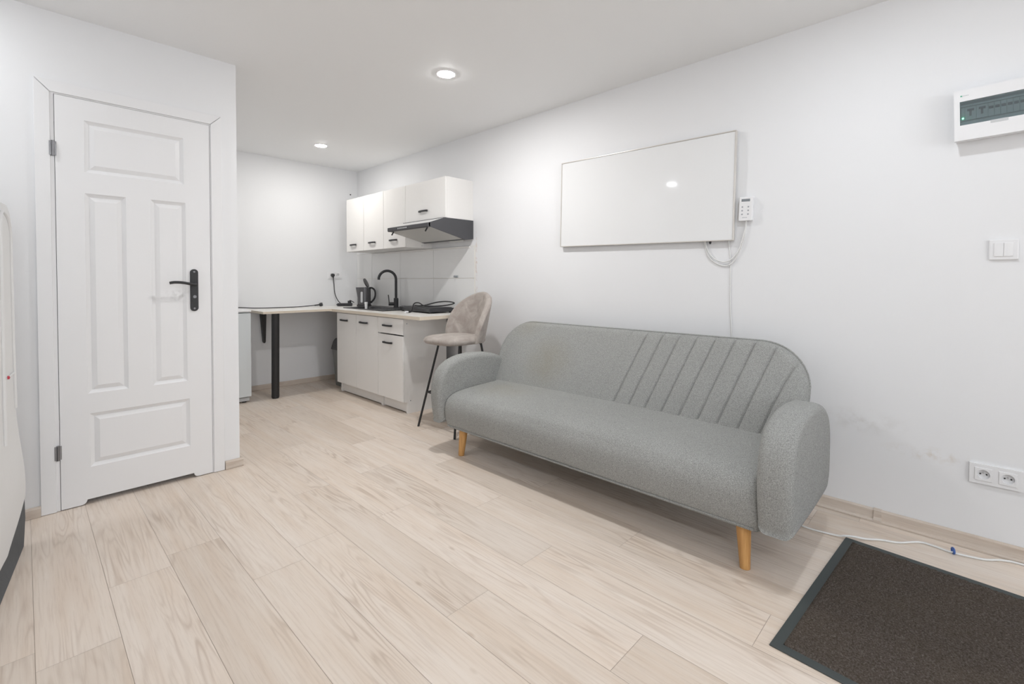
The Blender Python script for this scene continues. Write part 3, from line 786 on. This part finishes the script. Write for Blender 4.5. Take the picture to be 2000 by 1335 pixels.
bm = bmesh.new(); xf = rotz_about((2.53, 5.05, .84), math.radians(-38))
box(bm, (2.44, 5.025, .8405), (2.60, 5.078, .874), .007, 3, xf=xf); stp = obj('strip_body', bm, M_blackpl, t)
bm = bmesh.new(); tube(bm, [xf @ Vector((2.57, 5.05, .8735)), xf @ Vector((2.57, 5.05, .90))], .019, 16); tube(bm, [xf @ Vector((2.57, 5.05, .895)), xf @ Vector((2.585, 5.02, .905)), xf @ Vector((2.63, 4.99, .885))], .005, 8, 5); obj('plugged_lead', bm, M_blackpl, stp)
bm = bmesh.new()
pc = Vector((2.463, YB-.0135, 1.189))
lathe(bm, [(0, 0), (.0185, 0), (.020, .02), (.017, .032), (0, .034)], pc, 18, (0, -1, 0))
tube(bm, [pc+Vector((0,-.022,-.008)), pc+Vector((.002,-.026,-.035))], .008, 10, radii=(.010, .005))
obj('plug', bm, M_blackpl, t)
bm = bmesh.new()
tube(bm, [pc+Vector((.002,-.026,-.03)), (2.474, YB-.035, 1.08), (2.480, YB-.04, .99), (2.50, YB-.05, .92), (2.525, YB-.07, .875), (2.555, YB-.11, .847), (2.50, 5.11, .847), xf @ Vector((2.43, 5.055, .856)), xf @ Vector((2.45, 5.05, .858))], .0048, 8, 8)
obj('lead', bm, M_rubbercord, t)
t = thing('loose_cord', 'black mains cord lying along the back of the desk with its plug free', 'cord', (2.0, 5.20, .8405))
bm = bmesh.new(); tube(bm, [(1.0, 5.17, .8625), (1.20, 5.17, .8625), (1.36, 5.165, .8625), (1.50, 5.165, .860), (1.62, 5.175, .850), (1.80, 5.185, .8455), (2.05, 5.19, .8455), (2.24, 5.185, .855)], .0045, 8, 6); obj('lead', bm, M_rubbercord, t)
bm = bmesh.new(); lathe(bm, [(0, -.018), (.017, -.018), (.021, .0), (.018, .016), (0, .018)], (2.305, 5.180, .8625), 18, (.8, -.5, .2)); tube(bm, [(2.235, 5.185, .855), (2.30, 5.180, .861)], .007, 10); obj('plug', bm, M_blackpl, t)

# fridge
t = thing('fridge', 'small white fridge at the left end of the desk, mostly behind the wall corner', 'fridge', (1.21, 5.0, 0))
FX0, FX1, FY0, FY1 = .965, 1.462, 4.765, 5.215
obj('cabinet_body', bx((FX0, FY0+.045, .045), (FX1, FY1, .838), .004), M_fridge, t)
obj('door', bx((FX0, FY0, .055), (FX1, FY0+.042, .828), .006, 3), M_fridge, t)
obj('top_lid', bx((FX0-.002, FY0-.004, .838), (FX1+.003, FY1, .856), .005, 3), M_plastic, t)
bm = bmesh.new(); box(bm, (FX0+.01, FY0+.03, .012), (FX1-.01, FY1-.02, .045), .002)
obj('plinth', bm, M_plastic_grey, t)
for x in (FX0+.06, FX1-.05):
    bm = bmesh.new(); lathe(bm, [(0, 0), (.018, 0), (.018, .012), (.010, .013), (0, .013)], (x, FY0+.05, 0), 14); obj('foot', bm, M_black, t)

# waste bin
t = thing('waste_bin', 'grey waste bin with dark lid in the corner beside the base cabinet', 'bin', (2.42, 4.80, 0))
BCX, BCY = 2.415, 4.815
def rr(s, r=.03): return rrect(BCX-.105*s, BCY-.14*s, BCX+.105*s, BCY+.14*s, r, 4)
bm = bmesh.new(); rings = []
for s, z in ((.74, 0), (.76, .008), (.97, .385), (.99, .39)):
    rings.append([bm.verts.new((x, y, z)) for x, y in rr(s)])
for A, B in zip(rings, rings[1:]):
    for i in range(len(A)): bm.faces.new((A[i], A[(i+1) % len(A)], B[(i+1) % len(A)], B[i]))
bm.faces.new(rings[0]); bm.faces.new(rings[-1]); obj('body', bm, M_binbody, t)
bm = bmesh.new(); rings = []
for s, z in ((1.05, .388), (1.06, .40), (1.03, .415), (.93, .47), (.80, .505), (.60, .512)):
    rings.append([bm.verts.new((x, y, z)) for x, y in rr(s)])
for A, B in zip(rings, rings[1:]):
    for i in range(len(A)): bm.faces.new((A[i], A[(i+1) % len(A)], B[(i+1) % len(A)], B[i]))
bm.faces.new(rings[0]); bm.faces.new(rings[-1]); obj('lid', bm, M_binlid, t)

# ------------------------------------------------------------------ bar stool
SCX, SCY = 2.315, 2.835
t = thing('bar_stool', 'taupe velvet bar stool with thin black legs between sofa and worktop', 'bar stool', (SCX, SCY, 0))
bm = bmesh.new()
n = 40; outl = []
for i in range(n):
    a = 2*PI*i/n; c, s = math.cos(a), math.sin(a)
    rx = .195 if c > 0 else .225; e = .62
    outl.append((SCX+rx*math.copysign(abs(c)**e, c), SCY+.205*math.copysign(abs(s)**e, s)))
pillow_scaled(bm, outl, 'z', [(.652, .03), (.655, .012), (.668, .001), (.682, 0), (.696, .008), (.706, .03), (.712, .075), (.7145, .12), (.715, .18)])
obj('seat', bm, M_velvet, t, 60)
bm = bmesh.new(); ZB0 = .655
def backf(u, v):
    th = (u*2-1)*math.radians(77)-math.radians(6); k_ = abs(u*2-1)
    top = .365*math.sqrt(max(0, 1-k_**1.75)) + .055*(1-k_)**.3 * 0 + .02
    h = v*top; r = .200+.075*(h/.4)
    wy = .205/.2
    ctr = Vector((SCX-.01+r*math.cos(th), SCY+wy*r*math.sin(th), ZB0+h))
    nn = Vector((-math.cos(th), -math.sin(th), .12)).normalized()
    d = min(min(v, 1-v)*top, (1-k_)*.32)
    tt = .024*math.sqrt(max(0, 1-(1-min(d/.024, 1))**2))
    return ctr+nn*tt, ctr-nn*tt
us = [.5-.5*math.cos(PI*i/48) for i in range(49)]
puffy(bm, 48, 26, backf, us)
obj('backrest', bm, M_velvet, t, 70)
feet = [(2.116, 3.052), (2.118, 2.612), (2.545, 3.045), (2.545, 2.615)]
for fx, fy in feet:
    dx, dy = fx-SCX, fy-SCY
    tx, ty = SCX+dx*(.33 if dx < 0 else .62), SCY+dy*.55
    bm = bmesh.new(); tube(bm, [(fx, fy, .0), (tx+(fx-tx)*.10, ty+(fy-ty)*.10, .60), (tx+(fx-tx)*.03, ty+(fy-ty)*.03, .640), (tx-(fx-tx)*.25, ty-(fy-ty)*.25, .656), (tx-(fx-tx)*.6, ty-(fy-ty)*.6, .6565)], .0085, 12, 6)
    obj('leg', bm, M_black, t)
def legpt(i, z):
    fx, fy = feet[i]; dx, dy = fx-SCX, fy-SCY; tx, ty = SCX+dx*(.33 if dx < 0 else .62), SCY+dy*.55
    a = 1-.9*z/.6; return (tx+(fx-tx)*a, ty+(fy-ty)*a, z)
bm = bmesh.new(); q = [legpt(i, .265) for i in (0, 1, 3, 2)]
for i in range(4): tube(bm, [q[i], q[(i+1) % 4]], .006, 10)
obj('footrest', bm, M_black, t)

# ------------------------------------------------------------------ sofa
t = thing('sofa', 'grey fabric sofa with rounded arms on orange wooden legs along the right wall', 'sofa', (2.25, 1.49, 0))
# seat
prof = [(2.46, .185), (2.30, .178), (1.96, .172), (1.925, .178), (1.908, .205), (1.897, .25), (1.894, .295), (1.902, .335), (1.925, .366), (1.965, .386), (2.02, .397), (2.10, .404), (2.22, .410), (2.34, .412), (2.46, .405)]
prof = [(p.x, p.y) for p in catmull([(*p, 0) for p in prof], 3, True)]
bm = bmesh.new(); SY_0, SY_1 = .552, 2.452; rings = []
ny = 36
ysq = [SY_0, SY_0+.004, SY_0+.014, SY_0+.03]+[SY_0+.05+(SY_1-SY_0-.10)*i/ny for i in range(ny+1)]+[SY_1-.03, SY_1-.014, SY_1-.004, SY_1]
for y in ysq:
    e_ = min(y-SY_0, SY_1-y); ins = .022*(1-math.sqrt(max(0, 1-(1-min(e_/.03, 1))**2)))
    P = inset2d(prof, ins) if ins > 1e-5 else prof
    crown = .010*math.sin(PI*(y-SY_0)/(SY_1-SY_0))
    rings.append([bm.verts.new((p[0], y, p[1]+(crown if p[1] > .36 else 0))) for p in P])
for A, B in zip(rings, rings[1:]):
    for j in range(len(prof)): bm.faces.new((A[j], A[(j+1) % len(prof)], B[(j+1) % len(prof)], B[j]))
bm.faces.new(rings[0]); bm.faces.new(rings[-1])
seat = obj('seat', bm, M_fabric, t, 60)
bm = bmesh.new(); tube(bm, [(1.915, SY_0+.02, .1855), (1.912, 1.5, .1855), (1.915, SY_1-.02, .1855)], .0045, 8); obj('seat_piping', bm, M_fabric, seat)
# arms
def arm(y0, y1):
    o_ = [(1.905, .196), (1.885, .212), (1.872, .26), (1.862, .34), (1.862, .42), (1.880, .50), (1.925, .562), (2.00, .602), (2.10, .622), (2.22, .624), (2.34, .610), (2.43, .578), (2.492, .525), (2.518, .455), (2.520, .36), (2.512, .275), (2.488, .225), (2.44, .200), (2.20, .192)]
    P = [(p.x, p.y) for p in catmull([(*p, 0) for p in o_], 3, True)]
    bm = bmesh.new(); pillow_scaled(bm, P, 'y', rsteps(y0, y1, .034, 5))
    return obj('armrest', bm, M_fabric, t, 60)
arm(.432, .556); arm(2.448, 2.560)
# backrest
BY0, BY1 = .515, 2.520
b0, b1 = Vector((2.405, 0, .375)), Vector((2.612, 0, .822))
S_ = (b1-b0).length; es_ = (b1-b0).normalized(); en = Vector((-es_.z, 0, es_.x))
seams = [1.515-i*.0985 for i in range(10)] + [2.43]
RC = .235
def btop(y):
    e_ = min(y-BY0, BY1-y)
    return S_ if e_ >= RC else S_-RC+math.sqrt(max(0, RC*RC-(RC-e_)**2))*1.0
ys_ = set()
for i in range(121): ys_.add(round(BY0+(BY1-BY0)*i/120, 5))
for i in range(420): ys_.add(round(.55+1.05*i/420, 5))
for i in range(25): e_ = .10*(1-math.cos(PI/2*i/24)); ys_.add(round(BY0+e_, 5)); ys_.add(round(BY1-e_, 5))
for s in seams:
    pass
ys_ = sorted(y for y in ys_ if BY0 <= y <= BY1)
us = [(y-BY0)/(BY1-BY0) for y in ys_]
def bfn(u, v):
    y = BY0+u*(BY1-BY0); tp = btop(y); s = v*tp
    e_ = min(y-BY0, BY1-y)
    if e_ < RC and s > S_-RC: dd = RC-math.hypot(RC-e_, s-(S_-RC))
    else: dd = min(e_, S_-s)
    dd = min(max(dd, 0), s+.03)
    k_ = math.sqrt(max(0, 1-(1-min(dd/.045, 1))**2))
    tf = .050*k_ + .006*math.sin(PI*min(1, v))
    g = 0
    for q in seams:
        off = y-q-.066*(1-2*v)
        amp = 1.0 if q < 1.45 else .45
        g = max(g, amp*math.exp(-(off/.0042)**2)*.0075 + amp*math.exp(-(off/.016)**2)*.0022)
    tf -= g*k_
    tb = .050*k_
    c = b0+es_*s; c.y = y
    return c+en*tf, c-en*tb
bm = bmesh.new(); puffy(bm, 0, 56, bfn, us)
back = obj('backrest', bm, M_fabric, t, 60)
bm = bmesh.new(); pp = []
for i in range(61):
    a = i/60
    y = BY0+.002 + (BY1-BY0-.004)*(.5-.5*math.cos(PI*a))
    c = b0+es_*btop(y); c.y = y; pp.append(c+en*.012)
pp = [Vector((pp[0].x-es_.x*.16, BY0+.001, pp[0].z-es_.z*.16))]+pp+[Vector((pp[-1].x-es_.x*.16, BY1-.001, pp[-1].z-es_.z*.16))]
tube(bm, pp, .0045, 8); obj('back_piping', bm, M_fabric, back)
for x, y, dx, dy in ((1.960, .616, .02, .02), (1.957, 2.345, .02, -.02), (2.47, .66, -.02, .02), (2.47, 2.30, -.02, -.02)):
    bm = bmesh.new(); tube(bm, [(x, y, 0), (x+dx*.6, y+dy*.6, .18)], .02, 20, radii=(.019, .029)); obj('leg', bm, M_legwood, t)

# ------------------------------------------------------------------ wall panel heater, thermostat, cables
t = thing('wall_heater', 'white glossy panel heater hanging on the wall above the sofa', 'heater', (XR-.03, 1.55, 1.36))
A = rotx_about((XR, 1.55, 1.67), math.radians(1.1))
bm = bmesh.new(); box(bm, (XR-.030, .944, 1.371), (XR-.012, 2.153, 1.969), .0015, 2, xf=A); obj('heater_panel', bm, M_heater, t)
bm = bmesh.new()
for lo, hi in (((.938, 1.365), (2.159, 1.371)), ((.938, 1.969), (2.159, 1.975)), ((.938, 1.371), (.944, 1.969)), ((2.153, 1.371), (2.159, 1.969))):
    box(bm, (XR-.034, *lo), (XR-.010, *hi), .001, 1, xf=A)
obj('heater_frame', bm, M_frame, t)
for y in (1.1, 2.0):
    for z in (1.45, 1.88): obj('wall_mount', bx((XR-.012, y-.02, z-.02), (XR-.0005, y+.02, z+.02)), M_plastic_grey, t)
bm = bmesh.new(); lathe(bm, [(0, 0), (.007, 0), (.005, .010), (0, .012)], (XR-.022, 1.075, 1.352), 12, (0,0,-1)); tube(bm, [(XR-.022, 1.075, 1.352), (XR-.022, 1.075, 1.368)], .006, 10); obj('cable_gland', bm, M_black, t)
t = thing('thermostat', 'white wall thermostat with small grey screen right of the panel heater', 'thermostat', (XR-.012, .883, 1.458))
A = rotx_about((XR, .883, 1.52), math.radians(2.5))
bm = bmesh.new(); box(bm, (XR-.028, .848, 1.458), (XR-.0005, .918, 1.588), .004, 3, xf=A); body = obj('case', bm, M_plastic, t)
bm = bmesh.new(); box(bm, (XR-.0287, .862, 1.563), (XR-.0277, .906, 1.577), .0003, 1, xf=A); obj('screen', bm, M_screen, body)
for i in range(3):
    for y in (.900, .869):
        bm = bmesh.new(); lathe(bm, [(0, 0), (.0045, 0), (.004, .0012), (0, .0014)], A @ Vector((XR-.028, y, 1.534-i*.020)), 12, (-1, 0, 0)); obj('button', bm, M_button, body)
bm = bmesh.new()
for i in range(4): box(bm, (XR-.0284, .873+i*.0065, 1.474), (XR-.0278, .878+i*.0065, 1.477), 0, xf=A)
obj('print', bm, M_button, body)
t = thing('heater_cable', 'white cable looping from the panel heater to the thermostat', 'cable', (XR-.01, 1.0, 1.22))
xx = XR-.012
bm = bmesh.new(); tube(bm, [(xx-.008, 1.105, 1.372), (xx, 1.103, 1.34), (xx, 1.085, 1.29), (xx, 1.045, 1.25), (xx, .995, 1.237), (xx, .955, 1.255), (xx, .922, 1.30), (xx, .900, 1.37), (xx, .886, 1.43), (xx, .884, 1.462)], .0035, 8, 6); obj('inner_loop', bm, M_cordwhite, t)
bm = bmesh.new(); tube(bm, [(xx-.006, 1.112, 1.372), (xx+.004, 1.108, 1.33), (xx+.004, 1.085, 1.265), (xx+.004, 1.03, 1.222), (xx+.004, .975, 1.218), (xx+.004, .935, 1.26), (xx+.004, .905, 1.33), (xx+.004, .888, 1.40), (xx+.002, .882, 1.462)], .0035, 8, 6); obj('outer_loop', bm, M_cordwhite, t)
bm = bmesh.new(); tube(bm, [(XR-.016, .978, 1.366), (XR-.006, .977, 1.345), (XR-.0038, .975, 1.32), (XR-.0038, .968, 1.235), (XR-.0038, .967, 1.0), (XR-.0038, .958, .8), (XR-.0038, .962, .5), (XR-.0038, .955, .066)], .003, 8, 6)
t = thing('heater_lead', 'thin white lead running straight down the wall from the panel heater behind the sofa', 'cable', (XR-.004, .96, .7))
obj('lead', bm, M_cordwhite, t)
bm = bmesh.new(); tube(bm, [(2.715, .95, .0045), (2.66, .86, .0045), (2.56, .70, .0045), (2.492, .575, .0045), (2.473, .534, .0045), (2.470, .485, .0045), (2.480, .400, .0070), (2.482, .372, .0155), (2.50, .345, .0155), (2.53, .305, .0085), (2.574, .258, .0045), (2.602, .199, .0045), (2.668, .137, .0045), (2.672, .090, .0045), (2.662, .031, .0045), (2.682, -.059, .0045), (2.729, -.119, .0045), (2.742, -.2, .0045), (2.735, -.6, .0045), (2.735, -1.1, .0045)], .0042, 8, 6)
t = thing('mains_cable', 'white cable snaking along the floor between the doormat and the skirting', 'cable', (2.6, .3, 0))
obj('lead', bm, M_cordwhite, t)
bm = bmesh.new(); pts = [Vector((2.663, .029, .0125))+Vector((.0115*math.cos(a), .004*math.cos(a), .0105*math.sin(a))) for a in [2*PI*i/20 for i in range(20)]]
tube(bm, pts, .004, 8, 0, True); obj('cable_clip', bm, M_blue, t)['label'] = 'blue cable clip'

# ------------------------------------------------------------------ fuse box, switch, low socket
t = thing('fuse_box', 'white fuse box with dark window high on the right wall', 'fuse box', (XR-.03, -.10, 1.71))
A = rotx_about((XR, -.05, 1.81), math.radians(-1.4))
FY_0, FY_1, FZ0, FZ1 = -.262, .052, 1.714, 1.920
bm = bmesh.new()
box(bm, (XR-.045, FY_0+.004, FZ0+.004), (XR-.0005, FY_1-.004, FZ1-.004), .004, 2, xf=A); obj('case', bm, M_plastic, t)
bm = bmesh.new(); wy0, wy1, wz0, wz1 = -.215, .034, 1.776, 1.874
for lo, hi in (((FY_0, FZ0), (FY_1, wz0)), ((FY_0, wz1), (FY_1, FZ1)), ((FY_0, wz0), (wy0, wz1)), ((wy1, wz0), (FY_1, wz1))):
    box(bm, (XR-.066, *lo), (XR-.0451, *hi), .0, 1, xf=A)
bmesh.ops.remove_doubles(bm, verts=bm.verts, dist=.0003)
cover = obj('cover', bm, M_plastic, t)
bm = bmesh.new(); box(bm, (XR-.0665, -.105, 1.765), (XR-.0655, -.055, 1.777), .0003, 1, xf=A); obj('latch', bm, M_plastic_grey, cover)
bm = bmesh.new(); box(bm, (XR-.0668, .026, 1.894), (XR-.0658, .032, 1.899), 0, xf=A); obj('green_mark', bm, M_greenlogo, cover)
bm = bmesh.new()
for i in range(4): box(bm, (XR-.0667, .021-i*.0045, 1.8955), (XR-.0658, .0235-i*.0045, 1.8975), 0, xf=A)
obj('small_print', bm, M_greyprint, cover)
obj('window', bx((XR-.064, wy0, wz0), (XR-.0615, wy1, wz1), 0, xf=A), M_bluegreen, t)
bm = bmesh.new(); box(bm, (XR-.0465, wy0+.001, wz0+.001), (XR-.0452, wy1-.001, wz1-.001), 0, xf=A); obj('inner_panel', bm, M_rail, t)
bm = bmesh.new(); box(bm, (XR-.050, wy0+.002, 1.855), (XR-.0465, wy1-.002, 1.862), .0005, 1, xf=A); box(bm, (XR-.052, wy0+.002, 1.779), (XR-.0465, wy1-.002, 1.793), .0005, 1, xf=A); obj('rail', bm, M_breaker, t)
y = .031
for wdt, kind in ((.012, 'lamp'), (.034, 'rcd'), (.034, 'rcd'), (.0175, 'mcb'), (.0175, 'mcb'), (.0175, 'mcb'), (.0175, 'mcb'), (.0175, 'mcb'), (.0175, 'mcb'), (.0175, 'mcb')):
    if y-wdt < wy0: break
    bm = bmesh.new(); box(bm, (XR-.056, y-wdt+.0004, 1.797), (XR-.0466, y-.0004, 1.850), .0006, 1, xf=A); br = obj('breaker', bm, M_breaker, t)
    c = y-wdt/2
    bm = bmesh.new()
    if kind == 'lamp':
        lathe(bm, [(0, 0), (.0028, 0), (.0025, .0012), (0, .002)], A @ Vector((XR-.056, c, 1.806)), 12, (-1, 0, 0)); obj('led', bm, M_led, br)
    elif kind == 'rcd':
        box(bm, (XR-.0585, c-.010, 1.832), (XR-.056, c+.010, 1.841), .0005, 1, xf=A); box(bm, (XR-.0575, c-.003, 1.812), (XR-.056, c+.004, 1.832), .0004, 1, xf=A); obj('switch', bm, M_black, br)
    else:
        box(bm, (XR-.0595, c-.0065, 1.826), (XR-.056, c+.0065, 1.836), .0005, 1, xf=A); obj('switch', bm, M_black, br)
    y -= wdt
t = thing('light_switch', 'white double-rocker light switch below the fuse box', 'light switch', (XR, -.102, 1.257))
A = rotx_about((XR, -.102, 1.257), 0)
def on_x(outline, steps, name, m, par):
    bm = bmesh.new(); rings = []
    for a, d in steps:
        P = inset2d(outline, d) if d else outline
        rings.append([bm.verts.new((XR-a, p[0], p[1])) for p in P])
    for R0, R1 in zip(rings, rings[1:]):
        for j in range(len(outline)): bm.faces.new((R0[j], R0[(j+1) % len(outline)], R1[(j+1) % len(outline)], R1[j]))
    bm.faces.new(rings[0]); bm.faces.new(rings[-1]); return obj(name, bm, m, par)
on_x(rrect(-.144, 1.2155, -.060, 1.2985, .004, 3), [(.0003, 0), (.008, 0), (.011, .004)], 'frame', M_plastic, t)
for y0, y1 in ((-.1295, -.1025), (-.1015, -.0745)):
    on_x(rrect(y0, 1.2295, y1, 1.2845, .002, 2), [(.0095, 0), (.0140, 0), (.0150, .0015)], 'rocker', M_plastic, t)
t = thing('wall_socket', 'white double wall socket low beside the doormat', 'socket', (XR, -.093, .32))
socket2(t, -.093, .3225, 'x')

# ------------------------------------------------------------------ doormat
t = thing('doormat', 'dark brown speckled doormat with grey rubber border beside the sofa', 'doormat', (2.05, -.2, 0))
A = rotz_about((2.498, .371, 0), math.radians(-3.6))
mx0, mx1, my0, my1 = 1.590, 2.498, -.83, .371
bm = bmesh.new(); box(bm, (mx0, my0, .0006), (mx1, my1, .0045), .001, 1, xf=A); obj('rubber_border', bm, M_rubber, t)
bm = bmesh.new(); nx, ny = 120, 160; rr_ = random.Random(5); G = []
bw = .030
for i in range(nx+1):
    row = []
    for j in range(ny+1):
        e_ = min(i, nx-i, j, ny-j)
        row.append(bm.verts.new(A @ Vector((mx0+bw+(mx1-mx0-2*bw)*i/nx, my0+bw+(my1-my0-2*bw)*j/ny, .0045 if e_ == 0 else .009+rr_.uniform(-.0022, .0022)))))
    G.append(row)
for i in range(nx):
    for j in range(ny): bm.faces.new((G[i][j], G[i+1][j], G[i+1][j+1], G[i][j+1]))
obj('pile', bm, M_matpile, t, 180)

# ------------------------------------------------------------------ fabric wardrobe at the left edge
t = thing('fabric_wardrobe', 'white fabric wardrobe with arched piping and dark grey hem at the left edge', 'wardrobe', (-.30, 2.2, 0))
WY0, WY1, WXB = 1.95, 2.868, -.62
def wface(y, z):
    a = WY1-y
    x = -.030 - .132*a + .027*math.exp(-((z-.27)/.22)**2)*max(0, 1-a*1.5) + .004*math.sin(9*y+3*z)*min(1, a*6)
    x -= max(0, z-1.36)**2*2
    return x
def ztop(y): a = (WY1-y)/(WY1-WY0); return 1.44
bm = bmesh.new(); ny, nz = 34, 40; G = []
def hem(y): a = (WY1-y)/(WY1-WY0); return .215-.15*min(1, a*4.2)+.02*max(0, a-.25)
for i in range(ny+1):
    y = WY1-(WY1-WY0)*i/ny
    G.append([bm.verts.new((wface(y, z_), y, z_)) for z_ in [hem(y)+(ztop(y)-hem(y))*j/nz for j in range(nz+1)]])
for i in range(ny):
    for j in range(nz): bm.faces.new((G[i][j], G[i+1][j], G[i+1][j+1], G[i][j+1]))
Bk = [(bm.verts.new((WXB, WY1-(WY1-WY0)*i/ny, hem(WY1-(WY1-WY0)*i/ny))), bm.verts.new((WXB, WY1-(WY1-WY0)*i/ny, ztop(WY1-(WY1-WY0)*i/ny)))) for i in range(ny+1)]
for i in range(ny):
    bm.faces.new((G[i][nz], G[i+1][nz], Bk[i+1][1], Bk[i][1])); bm.faces.new((Bk[i][0], Bk[i][1], Bk[i+1][1], Bk[i+1][0])); bm.faces.new((G[i][0], G[i+1][0], Bk[i+1][0], Bk[i][0]))
for i in (0, ny): bm.faces.new([*G[i], Bk[i][1], Bk[i][0]])
cover = obj('cover', bm, M_wardrobe, t, 50)
bm = bmesh.new(); arch = []
for i in range(29):
    a = PI*i/28; arch.append((2.735+.105*math.cos(a), 1.30+.10*math.sin(a)))
pts2 = [(2.845, .60), (2.843, .9), (2.84, 1.2)]+arch+[(2.63, 1.2), (2.628, .9), (2.625, .5)]
tube(bm, [(wface(y, z)+.002, y, z) for y, z in pts2], .006, 8); obj('arch_piping', bm, M_piping, cover)
bm = bmesh.new(); tube(bm, [(wface(2.83, .75)+.004, 2.83, .748), (wface(2.67, .75)+.004, 2.67, .750)], .004, 8); pl = obj('zip_pull', bm, M_piping, cover)
bm = bmesh.new(); lathe(bm, [(0, 0), (.007, 0), (.006, .006), (0, .008)], (wface(2.67, .75)+.006, 2.675, .752), 12, (1, 0, 0)); obj('pull_bead', bm, M_red, pl)
bm = bmesh.new()   # dark hem: thick band leaning in towards the floor
hp = []
for i in range(25):
    a = i/24; y = WY1+.002-(WY1-WY0)*a; zt_ = hem(min(y, WY1))+.02
    xt = wface(min(y, WY1), zt_)-.004; xb = -.012-.125*(WY1-y)
    hp.append([bm.verts.new(p) for p in ((xt, y, zt_), (xt+.002-.012*a, y, zt_*.5+.003), (xb, y, .001), (WXB, y, .001), (WXB, y, zt_))])
for P, Q in zip(hp, hp[1:]):
    for j in range(5): bm.faces.new((P[j], P[(j+1) % 5], Q[(j+1) % 5], Q[j]))
bm.faces.new(hp[0]); bm.faces.new(hp[-1])
obj('hem', bm, M_skirt, t, 50)
